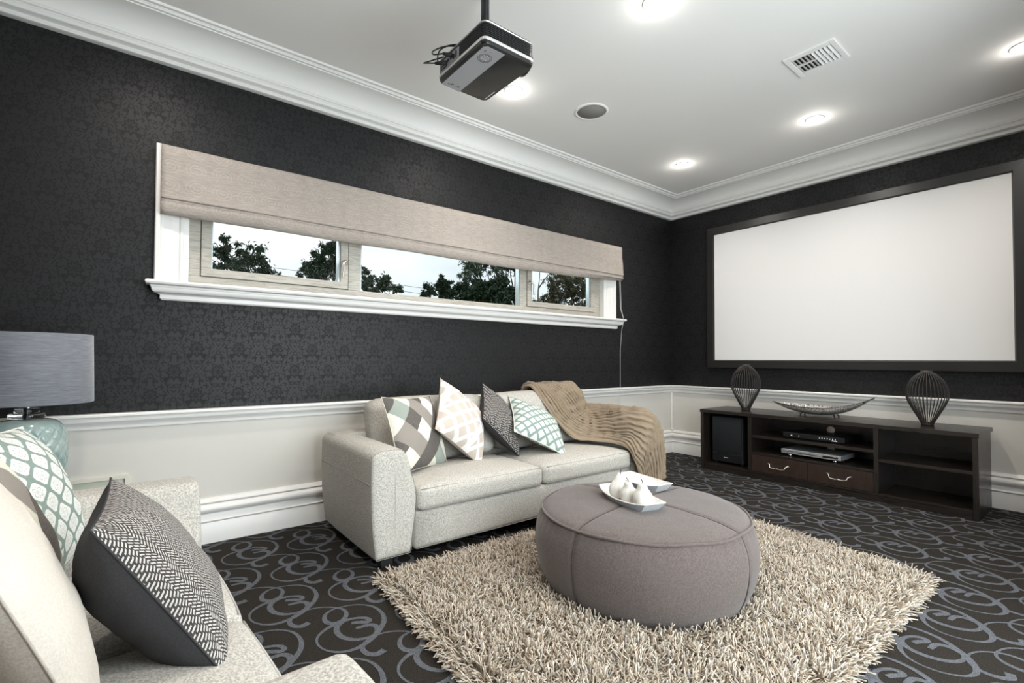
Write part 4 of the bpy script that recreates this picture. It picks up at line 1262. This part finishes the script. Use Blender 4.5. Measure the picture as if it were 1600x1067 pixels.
# mosaic boat dish on feet
dish = empty('footed_dish', (-0.27, -1.555, 0.5495), label='silver mosaic boat-shaped dish with upturned tips on the media console', cat='decorative dish')
M_mosaic, nt, b = new_mat('silver_mosaic', 0.35, (0.4, 0.38, 0.35), metallic=0.4)
vn = nt.nodes.new('ShaderNodeTexVoronoi'); vn.feature = 'DISTANCE_TO_EDGE'; vn.inputs['Scale'].default_value = 85
nt.links.new(coords(nt, 'Object'), vn.inputs['Vector'])
ve = E(nt, vn.outputs['Distance'])
setc(nt, b, mix(nt, ve.gt(0.09), (0.05, 0.042, 0.036), (0.62, 0.59, 0.55))); bump(nt, b, ve.smooth(0, .15), 0.6, 0.002)
def zrim(u): return 0.074 + (0.090 if u < 0 else 0.022) * abs(u) ** 2.2
def boat(off, nm, mt):
    rows = []
    for i in range(61):
        u = -1 + 2 * i / 60
        hw = 0.15 * (1 - abs(u) ** 1.5) + 0.004; zr = zrim(u)
        dep = 0.060 * (1 - abs(u) ** 2.2) + 0.002
        row = []
        for j in range(17):
            a = PI * j / 16
            x = -math.cos(a) * (hw - off); z = zr - math.sin(a) ** 0.8 * dep + off
            row.append((x, u * 0.36, z))
        rows.append(row)
    return rows
mb = MB(); a_ = boat(0.0, '', 0); b_ = boat(0.004, '', 0)
mb.grid(a_, 0, True); mb.grid([r[::-1] for r in b_], 0, True)
mb.grid([[r[0] for r in a_], [r[0] for r in b_]], 0, True); mb.grid([[r[-1] for r in b_], [r[-1] for r in a_]], 0, True)
mb.build('bowl', M_mosaic, dish)
M_dwire, nt, b = new_mat('aged_metal', 0.4, (0.11, 0.10, 0.09), metallic=0.8)
mb = MB()
mb.tube([r[0] for r in a_] + [r[-1] for r in a_][::-1], 0.0035, 6, closed=True)
mb.tube([(0, -0.355, zrim(-1) - 0.004), (0, -0.30, zrim(-.86) - 0.006), (0, -0.375, zrim(-1) + 0.006)], 0.005, 6)
mb.build('rim', M_dwire, dish)
for sy in (-1, 1):
    for sx in (-1, 1):
        mb = MB(); mb.tube(catmull([(sx * 0.035, sy * 0.115, 0.018), (sx * 0.043, sy * 0.122, 0.014), (sx * 0.046, sy * 0.125, 0.006), (sx * 0.040, sy * 0.124, 0.0)], 3), [0.006, 0.006, 0.006, 0.0045, 0.0045, 0.0045, 0.005, 0.005, 0.006, 0.006], 8)
        mb.build('foot', M_dwire, dish)

# ================================================================== projection screen
scr = empty('projection_screen', (-0.001, -1.587, 1.64), label='large white projection screen in a wide black frame on right wall', cat='projection screen')
ya, yb, za, zb = 1.062, -1.062, 1.006 - 1.64, 2.276 - 1.64
MB().box((-0.028, yb - .004, za - .004), (-0.020, ya + .004, zb + .004)).build('screen_fabric', M_screen, scr)
fw = 0.078
mb = MB()
def mitre(p, q, r_, s):
    # quad bar given in (y,z): inner a,b outer c,d with bevelled section
    pts = []
    for (y, z), d in ((p, -0.022), (q, -0.022), (r_, -0.042), (s, -0.042)): pts.append((d, y, z))
    return pts
def bar(i0, i1, o0, o1):
    # inner edge points i0,i1 ; outer o0,o1
    A = [(-0.030, *i0), (-0.030, *i1)]; B = [(-0.046, i0[0] + (o0[0] - i0[0]) * .12, i0[1] + (o0[1] - i0[1]) * .12), (-0.046, i1[0] + (o1[0] - i1[0]) * .12, i1[1] + (o1[1] - i1[1]) * .12)]
    C_ = [(-0.044, i0[0] + (o0[0] - i0[0]) * .94, i0[1] + (o0[1] - i0[1]) * .94), (-0.044, i1[0] + (o1[0] - i1[0]) * .94, i1[1] + (o1[1] - i1[1]) * .94)]
    D = [(-0.038, *o0), (-0.038, *o1)]; D2 = [(0.0, *o0), (0.0, *o1)]
    mb = MB(); mb.grid([A, B, C_, D, D2], 0, False); mb.grid([D2, [(0.0, *i0), (0.0, *i1)], A], 0, False)
    for k in (0, 1):
        ring_ = [A[k], B[k], C_[k], D[k], D2[k], (0.0, *(i0 if k == 0 else i1))]
        mb.add(ring_, [tuple(range(6))], 0, False)
    mb.build('frame_bar', M_velvet, scr)
g_ = 0.0006
I = [(ya, zb), (yb, zb), (yb, za), (ya, za)]
O = [(ya + fw, zb + fw), (yb - fw, zb + fw), (yb - fw, za - fw), (ya + fw, za - fw)]
for k in range(4): bar(I[k], I[(k + 1) % 4], O[k], O[(k + 1) % 4])

# ================================================================== projector
PX, PY = -3.4355, -1.318
pj = empty('projector', (PX, PY, 2.30), label='black and silver projector hanging upside down from ceiling pole', cat='projector')
hx, hy = 0.1375, 0.192
def rrect(hx, hy, r, n=6, inset=0.0):
    return round_poly([(-hx + inset, -hy + inset), (hx - inset, -hy + inset), (hx - inset, hy - inset), (-hx + inset, hy - inset)], r, n)
def loft(sections, mat_names, name, parent, mats, caps=True, mat_idx=0, smooth_angle=35):
    mb = MB(); rows = []
    for pts, z in sections: rows.append([(x, y, z) for x, y in pts])
    n = len(rows[0])
    vv = [p for r in rows for p in r]; ff = []
    for i in range(len(rows) - 1):
        for k in range(n):
            k2 = (k + 1) % n; ff.append((i * n + k, i * n + k2, (i + 1) * n + k2, (i + 1) * n + k))
    ff.append(tuple(range(n))[::-1]); ff.append(tuple((len(rows) - 1) * n + k for k in range(n)))
    mb.add(vv, ff, 0, True)
    return mb.build(name, mats, parent, angle=smooth_angle)
M_pjblack, nt, b = new_mat('glossy_black_shell', 0.28, (0.012, 0.012, 0.013))
M_pjsil, nt, b = new_mat('bright_silver_trim', 0.3, (0.78, 0.76, 0.74), metallic=0.7)
M_pjpanel, nt, b = new_mat('silver_grey_panel', 0.42, (0.36, 0.36, 0.38), metallic=0.15)
R0 = 0.032
loft([(rrect(hx, hy, R0, 6, 0.010), 0.0), (rrect(hx, hy, R0, 6, 0.003), 0.003), (rrect(hx, hy, R0), 0.012), (rrect(hx, hy, R0), 0.018)], None, 'lower_shell', pj, M_pjblack)
loft([(rrect(hx, hy, R0, 6, -0.001), 0.018), (rrect(hx, hy, R0, 6, -0.002), 0.021), (rrect(hx, hy, R0, 6, -0.002), 0.028), (rrect(hx, hy, R0, 6, -0.001), 0.031)], None, 'silver_band', pj, M_pjsil)
secs = []
z = 0.031
for k in range(8):
    secs += [(rrect(hx, hy, R0, 6, 0.006), z), (rrect(hx, hy, R0, 6, 0.0015), z + 0.0012), (rrect(hx, hy, R0, 6, 0.0015), z + 0.0045), (rrect(hx, hy, R0, 6, 0.006), z + 0.0057)]
    z += 0.0078
secs += [(rrect(hx, hy, R0, 6, 0.004), z)]
loft(secs, None, 'louvred_body', pj, M_pjblack, smooth_angle=25)
loft([(rrect(hx, hy, R0, 6, 0.0), z), (rrect(hx, hy, R0, 6, -0.001), z + 0.002), (rrect(hx, hy, R0, 6, 0.0), z + 0.005)], None, 'silver_band', pj, M_pjsil)
ztop = z + 0.005
loft([(rrect(hx, hy, R0, 6, 0.006), ztop), (rrect(hx, hy, R0, 6, 0.006), ztop + 0.008), (rrect(hx, hy, R0, 6, 0.03), ztop + 0.012)], None, 'upper_shell', pj, M_pjblack)
# lens housing bulging from the front, near the -y end
rows = []
mb = MB()
lc = (hx - 0.006, -0.105)
mb.lathe([(0, -0.012), (0.050, -0.012), (0.056, 0.0), (0.056, 0.02), (0, 0.02)], seg=32, M=Matrix.Translation((lc[0], lc[1], 0.052)) @ Matrix.Rotation(PI / 2, 4, 'Y') @ Matrix.Scale(0.85, 4, (1, 0, 0)))
mb.build('lens_housing', M_pjblack, pj)
mb = MB(); mb.lathe([(0, 0.0), (0.020, 0.002), (0.030, 0.0), (0.034, 0.004), (0.034, -0.004)], seg=28, caps=False, M=Matrix.Translation((lc[0] + 0.021, lc[1], 0.052)) @ Matrix.Rotation(PI / 2, 4, 'Y')); mb.build('lens', M_black, pj)
# grey strip on the underside
st = [(-hx + 0.016, -hy + 0.030), (-hx + 0.030, -hy + 0.016), (-hx + 0.118, -hy + 0.016), (-hx + 0.118, hy - 0.003), (-hx + 0.016, hy - 0.010)]
mb = MB(); n = 5
mb.add([(x, y, -0.0012) for x, y in st] + [(x, y, 0.0005) for x, y in st], [(4, 3, 2, 1, 0)] + [(k, (k + 1) % n, (k + 1) % n + n, k + n) for k in range(n)], 0, False)
mb.build('underside_panel', M_pjpanel, pj)
# keypad ring, buttons, small glyphs
M_ink, nt, b = new_mat('dark_print', 0.6, (0.05, 0.05, 0.055))
kc = (-hx + 0.064, -hy + 0.088)
for rr_, w in ((0.030, 0.0007), (0.024, 0.0005)):
    mb = MB(); mb.lathe([(rr_ - w, -0.0013), (rr_ - w, -0.0020), (rr_ + w, -0.0020), (rr_ + w, -0.0013)], center=(kc[0], kc[1], 0), seg=40, caps=False); mb.build('keypad_ring', M_ink, pj)
for k in range(8):
    a = k * PI / 4; r_ = 0.016
    mb = MB(); mb.lathe([(0, -0.0030), (0.0036, -0.0026), (0.0040, -0.0012)], center=(kc[0] + r_ * math.cos(a), kc[1] + r_ * math.sin(a), 0), seg=12, caps=False); mb.build('button', M_pjpanel, pj)
    mb = MB(); mb.box((kc[0] + 0.0222 * math.cos(a + .3) - .0012, kc[1] + 0.0222 * math.sin(a + .3) - .0012, -0.0018), (kc[0] + 0.0222 * math.cos(a + .3) + .0012, kc[1] + 0.0222 * math.sin(a + .3) + .0012, -0.0010)); mb.build('glyph', M_ink, pj)
for (gx, gy, w, l) in ((0.055, 0.345, 0.004, 0.014), (0.062, 0.345, 0.003, 0.012), (0.083, 0.352, 0.006, 0.003), (0.088, 0.345, 0.003, 0.012), (0.094, 0.350, 0.007, 0.004), (0.094, 0.342, 0.006, 0.003), (0.040, 0.350, 0.003, 0.010), (0.047, 0.352, 0.003, 0.008), (0.035, 0.045, 0.002, 0.010), (0.039, 0.045, 0.002, 0.010), (0.06, 0.040, 0.006, 0.002)):
    mb = MB(); mb.box((-hx + gx - w / 2, -hy + gy - l / 2, -0.0017), (-hx + gx + w / 2, -hy + gy + l / 2, -0.0010)); mb.build('glyph', M_ink, pj)
# pale lettering along the front lower edge
mb = MB()
for k in range(11):
    y = 0.165 - k * 0.0075
    mb.box((hx - 0.024, y - 0.0048, -0.0006), (hx - 0.0195, y, 0.0004))
    if k % 3: mb.box((hx - 0.0245, y - 0.0020, -0.0006), (hx - 0.0190, y - 0.0008, 0.0004))
mb.build('lettering', M_logo, pj)
# connector bay on the rear face (-x), towards +y end
MB().box((-hx - 0.0015, 0.005, 0.032), (-hx + 0.004, hy - 0.035, 0.082), 0, 0.002).build('connector_plate', M_pjpanel, pj)
for k, (y, z_, w, h_) in enumerate(((0.150, 0.042, 0.006, 0.006), (0.138, 0.042, 0.006, 0.006), (0.126, 0.042, 0.006, 0.006), (0.114, 0.042, 0.006, 0.006), (0.150, 0.055, 0.006, 0.006), (0.138, 0.055, 0.006, 0.006), (0.126, 0.055, 0.006, 0.006), (0.095, 0.062, 0.014, 0.012), (0.070, 0.062, 0.014, 0.012), (0.045, 0.055, 0.012, 0.022), (0.024, 0.057, 0.010, 0.030))):
    MB().box((-hx - 0.004, y - w / 2, z_ - h_ / 2), (-hx - 0.0008, y + w / 2, z_ + h_ / 2), 0, 0.001).build('socket', M_black, pj)
for (y0_, z0_, dy) in ((0.105, 0.055, 0.055), (0.055, 0.066, 0.028)):
    mb = MB(); mb.tube([(-hx - 0.004, y0_, z0_), (-hx - 0.020, y0_ + dy * .3, z0_ - 0.001), (-hx - 0.040, y0_ + dy * .7, z0_ + 0.002)], [0.010, 0.009, 0.006], 10); mb.build('plug', M_blackmatte, pj)
for pts in ([(-hx - 0.040, 0.143, 0.057), (-hx - 0.062, 0.178, 0.066), (-hx - 0.060, 0.215, 0.085), (-hx - 0.03, 0.20, 0.10), (-hx + 0.02, 0.12, 0.107), (-hx + 0.06, 0.05, 0.112)],
            [(-hx - 0.040, 0.075, 0.068), (-hx - 0.06, 0.12, 0.078), (-hx - 0.05, 0.145, 0.11), (-hx - 0.01, 0.11, 0.13), (-hx + 0.04, 0.06, 0.125), (-hx + 0.08, 0.02, 0.115)],
            [(-hx - 0.003, 0.125, 0.055), (-hx - 0.03, 0.135, 0.062), (-hx - 0.035, 0.115, 0.10), (-hx - 0.01, 0.08, 0.118), (-hx + 0.04, 0.03, 0.12)]):
    mb = MB(); mb.tube(catmull(pts, 6), 0.0032, 8); mb.build('cable', M_black, pj)
# mount: plate, collar, pole to the ceiling
MB().box((-0.10, -0.14, ztop + 0.012), (0.09, 0.13, ztop + 0.018), 0, 0.003).build('mount_plate', M_blackmatte, pj)
mb = MB(); mb.lathe([(0.0, ztop + 0.018), (0.045, ztop + 0.018), (0.045, ztop + 0.024), (0.026, ztop + 0.034), (0.0205, 0.16)], seg=28); mb.build('collar', M_blackmatte, pj)
mb = MB(); mb.lathe([(0.0195, 0.13), (0.0195, H_CEIL - 2.30 - 0.012)], seg=24); mb.tube([(-0.012, -0.020, 0.13), (-0.012, -0.020, 0.42)], 0.004, 8); mb.build('pole', M_pjblack, pj)
mb = MB(); mb.lathe([(0.0195, 0.41), (0.05, 0.425), (0.06, 0.44 - 0.0005), (0.0, 0.44 - 0.0005)], seg=28, caps=False); mb.build('ceiling_flange', M_blackmatte, pj)

# ================================================================== table lamp and its side table
tab = empty('side_table', (-5.02, -0.36, 0), label='dark side table hidden behind near sofa under the lamp', cat='side table')
mb = MB(); mb.box((-0.21, -0.21, 0.365), (0.21, 0.21, 0.39), 0, 0.004); mb.build('table_top', M_wenge_h, tab)
for sx in (-1, 1):
    for sy in (-1, 1): MB().box((sx * .18 - .018, sy * .18 - .018, 0), (sx * .18 + .018, sy * .18 + .018, 0.3645), 0, 0.002).build('leg', M_wenge_v, tab)
lamp = empty('table_lamp', (-5.015, -0.35, 0.3905), label='table lamp with grey-blue drum shade and quilted aqua ceramic base', cat='lamp')
M_aqua, nt, b = new_mat('aqua_glazed_ceramic', 0.12, (0.36, 0.52, 0.50)); b.inputs['Coat Weight'].default_value = 0.6; b.inputs['Coat Roughness'].default_value = 0.05
geo_ = sep(nt, coords(nt, 'Object'))
n = noise_tex(nt, coords(nt, 'Object'), 9, 3); setc(nt, b, mix(nt, n.smooth(0.35, 0.65), (0.27, 0.385, 0.375), (0.42, 0.49, 0.46)))
pr = [(0.0, 0.0), (0.075, 0.0), (0.085, 0.008), (0.100, 0.05), (0.116, 0.12), (0.125, 0.20), (0.123, 0.27), (0.112, 0.325), (0.088, 0.352), (0.050, 0.362), (0.0, 0.364)]
pr = [(v.x, v.y) for v in catmull([(a, b_, 0) for a, b_ in pr], 10)]
rows = []
NSEG = 288
for k in range(NSEG + 1):
    a = 2 * PI * k / NSEG; row = []
    for r, z_ in pr:
        if 0.02 < z_ < 0.340 and r > 0.05:
            u_ = a / (2 * PI) * 16; w_ = z_ / 0.058
            d1_ = abs(((u_ + w_) + .5) % 1 - .5); d2_ = abs(((u_ - w_) + .5) % 1 - .5)
            e = min(d1_, d2_); q = min(1.0, e / 0.30); f = (1 - (1 - q) ** 2) * 0.0075
            fade = min(1, (0.340 - z_) / 0.03, (z_ - 0.02) / 0.03)
            r = r + (f - 0.005) * fade
        row.append((r * math.cos(a), r * math.sin(a), z_))
    rows.append(row)
mb = MB(); mb.grid(rows, 0, True); props(mb.build('ceramic_base', M_aqua, lamp), 'quilted aqua glazed ceramic body')
M_acr, nt, b = new_mat('clear_acrylic', 0.02, (1, 1, 1)); b.inputs['Transmission Weight'].default_value = 1.0; b.inputs['IOR'].default_value = 1.45
mb = MB(); mb.lathe([(0.011, 0.3645), (0.054, 0.3645), (0.057, 0.367), (0.057, 0.382), (0.054, 0.385), (0.011, 0.385)], seg=48); mb.build('acrylic_disc', M_acr, lamp)
mb = MB(); mb.lathe([(0.011, 0.3855), (0.035, 0.3855), (0.038, 0.388), (0.038, 0.403), (0.035, 0.406), (0.011, 0.406)], seg=48); mb.build('acrylic_disc', M_acr, lamp)
mb = MB(); mb.lathe([(0.009, 0.364), (0.009, 0.4065), (0.025, 0.407), (0.026, 0.410), (0.008, 0.412), (0.008, 0.50), (0.014, 0.505), (0.014, 0.55), (0, 0.55)], seg=28); mb.build('stem', M_chrome, lamp)
M_shade, nt, b = new_mat('grey_blue_slub_silk', 0.7, (0.17, 0.18, 0.205), spec=0.3)
v = coords(nt, 'Object', (6, 6, 130)); n = noise_tex(nt, v, 3.0, 4, 0.75)
setc(nt, b, mix(nt, n.smooth(0.32, 0.68), (0.105, 0.113, 0.135), (0.225, 0.235, 0.262))); bump(nt, b, n, 0.35, 0.0015); b.inputs['Sheen Weight'].default_value = 0.4
mb = MB(); mb.lathe([(0.203, 0.425), (0.206, 0.425), (0.2065, 0.427), (0.2005, 0.706), (0.1995, 0.708), (0.1975, 0.708), (0.1985, 0.704), (0.203, 0.425)], seg=96, caps=False); props(mb.build('lamp_shade', M_shade, lamp), 'grey-blue slub silk drum shade')
mb = MB()
mb.lathe([(0.1985, 0.700), (0.1985, 0.703)], seg=48, caps=False)
for k in range(3):
    a = k * 2 * PI / 3 + 0.4; mb.tube([(0.012 * math.cos(a), 0.012 * math.sin(a), 0.545), (0.10 * math.cos(a), 0.10 * math.sin(a), 0.66), (0.199 * math.cos(a), 0.199 * math.sin(a), 0.70)], 0.002, 6)
mb.build('shade_carrier', M_chrome, lamp)
mb = MB(); mb.tube(catmull([(0.02, 0.08, 0.01), (0.05, 0.18, -0.01), (0.06, 0.245, -0.15), (0.06, 0.26, -0.375), (0.2, 0.29, -0.384)], 6), 0.003, 6); mb.build('power_cord', M_cream, lamp)

# ================================================================== outside: trees, ground, roof
props(MB().box((-60, 0.6, -1.3), (60, 60, -1.2)).build('garden_ground', fabric('dry_grass', (0.10, 0.13, 0.05), scale=4)), kind='structure')
def leaf_mat(name, c1, c2):
    m_, nt, b = new_mat(name, 0.6, c1, spec=0.3)
    n = noise_tex(nt, coords(nt, 'Object'), 3, 3); setc(nt, b, mix(nt, n.smooth(.3, .7), c1, c2))
    return m_
LM = [leaf_mat('dark_gum_leaves', (0.012, 0.026, 0.013), (0.035, 0.062, 0.030)), leaf_mat('grey_green_leaves', (0.035, 0.058, 0.034), (0.085, 0.12, 0.075)), leaf_mat('olive_leaves', (0.035, 0.040, 0.015), (0.085, 0.085, 0.035))]
M_bark, nt, b = new_mat('grey_brown_bark', 0.9, (0.055, 0.045, 0.038))
n = noise_tex(nt, coords(nt, 'Object', (6, 6, 1)), 5, 4); setc(nt, b, mix(nt, n, (0.03, 0.026, 0.022), (0.12, 0.10, 0.085)))
def px2w(u, v_, yw):
    d = _F + _R * ((u - 800) / 756.2915) - _U * ((v_ - 545.2557) / 756.2915)
    o_ = Vector((-4.684874, -3.11672, 1.0)); t = (yw - o_.y) / d.y
    return o_ + d * t
def tree(name, base_u, blobs, yw, lm, label, seed, dens=1.0, leaf=0.07, droop=0.0, trunk_r=0.12, limbs=None):
    """blobs: (u, v, r_px) crown masses measured on the photograph, set at their own depths round yw"""
    r = random.Random(seed)
    root_p = px2w(base_u, 470, yw); root_p.z = -1.2
    t = empty(name, root_p, label=label, cat='tree', group='garden trees beyond the window')
    cents = []
    blobs = list(blobs) + [(base_u + r.uniform(-22, 22), v_, 26) for v_ in (496, 512, 530, 548)]
    for (u, v_, rp) in blobs:
        yy = yw + r.uniform(-0.8, 0.8)
        c = px2w(u, v_, yy); e_ = px2w(u + rp, v_, yy); R_ = (e_ - c).length
        cents.append((c, R_))
    Vv = []; Ff = []
    V = np.zeros((0, 3)); 
    for c, R_ in cents:
        n_ = int(1700 * dens * (R_ / 0.5) ** 2)
        # twiggy sub clusters
        subs = []
        for k in range(max(6, int(34 * (R_ / 0.6) ** 1.5))):
            d = Vector((r.gauss(0, 1), r.gauss(0, 1), r.gauss(0, 1))).normalized() * R_ * r.random() ** 0.45
            d.z *= 0.85
            subs.append((c + d, R_ * r.uniform(0.14, 0.34)))
        for k in range(n_):
            sc, sr = r.choice(subs)
            d = Vector((r.gauss(0, .5), r.gauss(0, .5), r.gauss(0, .42))) * sr
            p = sc + d - root_p
            a = Vector((r.gauss(0, 1), r.gauss(0, 1), r.gauss(0, 1) - droop * 2)).normalized()
            w = a.orthogonal().normalized(); w.rotate(Matrix.Rotation(r.random() * 6.28, 3, a))
            L = leaf * r.uniform(0.6, 1.3); W_ = L * (0.34 if droop else 0.5)
            i = len(Vv)
            Vv += [p, p + a * L * .5 + w * W_ * .5, p + a * L, p + a * L * .5 - w * W_ * .5]
            Ff.append((i, i + 1, i + 2, i + 3))
    mb = MB(); mb.add(Vv, Ff, 0, False); mb.build('foliage', lm, t)
    mb = MB()
    topc = max(cents, key=lambda q: q[0].z)[0]
    mid = Vector((0, 0, 2.6))
    mb.tube([(0, 0, 0), tuple(mid * .5 + Vector((.05, 0, 0))), tuple(mid + (topc - root_p) * 0.15)], [trunk_r, trunk_r * .8, trunk_r * .6], 10)
    for c, R_ in cents:
        e_ = c - root_p; s_ = mid + Vector((0, 0, -0.3)) + (topc - root_p - mid) * 0.1
        m_ = (s_ + e_) / 2 + Vector((r.uniform(-.2, .2), 0, r.uniform(-.1, .25)))
        mb.tube(catmull([s_, m_, e_], 4), [trunk_r * (.36 - .037 * k) for k in range(9)], 6)
        for k in range(3):
            q = e_ + Vector((r.gauss(0, 1), r.gauss(0, 1), r.gauss(0, .8))).normalized() * R_ * 0.8
            mb.tube([m_ * .3 + e_ * .7, (e_ + q) / 2, q], [trunk_r * .14, trunk_r * .1, trunk_r * .04], 5)
    if limbs:
        for pl_ in limbs:
            P = [px2w(u, v_, yw) - root_p for u, v_ in pl_]
            c_ = catmull(P, 4); mb.tube(c_, [trunk_r * (0.34 - 0.26 * k / (len(c_) - 1)) for k in range(len(c_))], 6)
    mb.build('trunk', M_bark, t)
    return t
tree('gum_tree', 375, [(345, 388, 20), (362, 408, 24), (390, 392, 26), (405, 412, 22), (425, 425, 14), (336, 415, 20), (380, 425, 26), (350, 375, 12)], 11.0, LM[0], 'feathery gum tree seen through the left window pane, left side', 11, 0.9, 0.11, 0.5)
tree('gum_tree', 512, [(505, 395, 20), (520, 385, 16), (495, 415, 22), (520, 415, 26), (478, 425, 14), (535, 400, 20), (500, 432, 20)], 11.5, LM[0], 'dark gum tree seen behind the casement handle', 12, 1.3, 0.10, 0.4)
tree('garden_tree', 590, [(568, 425, 9), (580, 440, 12), (603, 440, 13), (618, 452, 10), (572, 450, 12), (595, 455, 14)], 12.5, LM[1], 'small rounded tree low at the left of the middle pane', 13, 1.1, 0.10)
tree('garden_tree', 680, [(688, 442, 12), (672, 455, 12), (700, 452, 14), (662, 462, 9), (690, 465, 14), (707, 465, 12)], 12.5, LM[0], 'rounded tree left of centre in the middle pane', 14, 1.1, 0.10)
tree('garden_tree', 745, [(728, 455, 15), (745, 460, 16), (760, 458, 14), (780, 450, 17), (795, 462, 15), (768, 468, 14), (735, 470, 14), (785, 470, 14), (748, 445, 9)], 13, LM[0], 'round-leaved dark tree at the right of the middle pane', 15, 0.8, 0.16)
tree('gum_tree', 806, [(735, 412, 14), (752, 405, 15), (772, 410, 16), (790, 418, 14), (728, 428, 11), (805, 412, 14), (745, 422, 10), (722, 442, 8)], 15, LM[1], 'tall spreading gum tree with long bare limbs over the middle pane', 16, 0.55, 0.13, 0.7, 0.14,
     limbs=[[(806, 475), (800, 455), (790, 435), (775, 422), (755, 418), (738, 425)], [(806, 475), (802, 450), (798, 430), (800, 412), (806, 404)], [(797, 440), (780, 432), (765, 412), (758, 402)]])
tree('gum_tree', 843, [(868, 440, 13), (866, 458, 14), (880, 425, 13), (890, 440, 12), (905, 450, 14), (912, 432, 12), (858, 465, 10), (900, 466, 12), (888, 455, 10), (925, 448, 12), (925, 470, 12)], 14, LM[2], 'leafy gum tree with a leaning trunk in the right window pane', 17, 0.75, 0.11, 0.6, 0.12,
     limbs=[[(841, 478), (841, 455), (843, 435), (844, 415)], [(842, 450), (852, 435), (862, 425)]])
# neighbour's chimney
nb = px2w(876, 470, 20)
ch = empty('chimney', (nb.x, 20, -1.2), label='small grey rooftop chimney with a cap seen low in the right pane', cat='chimney')
M_chim, nt, b = new_mat('grey_render', 0.8, (0.40, 0.43, 0.44))
zt = px2w(876, 466, 20).z + 1.2; wd = (px2w(881, 470, 20) - px2w(871, 470, 20)).length
MB().box((-wd * .42, -0.3, 0), (wd * .42, 0.3, zt)).build('stack', M_chim, ch)
MB().box((-wd * .62, -0.42, zt), (wd * .62, 0.42, zt + wd * .12)).build('cap', M_bark, ch)
pa = px2w(563, 447, 24); pb = px2w(810, 478, 24)
for dz in (0.0, 0.35):
    mb = MB(); mb.tube([(pa.x - 6, 24, pa.z + dz + 0.2), ((pa.x + pb.x) / 2, 24, pa.z + dz - 0.15), (pb.x + 6, 24, pb.z + dz + 0.2)], 0.012, 5)
    props(mb.build('power_line', M_blackmatte), '%s overhead power line crossing the sky in the middle pane' % ('lower' if dz == 0 else 'upper'), 'cable', 'power lines beyond the window')
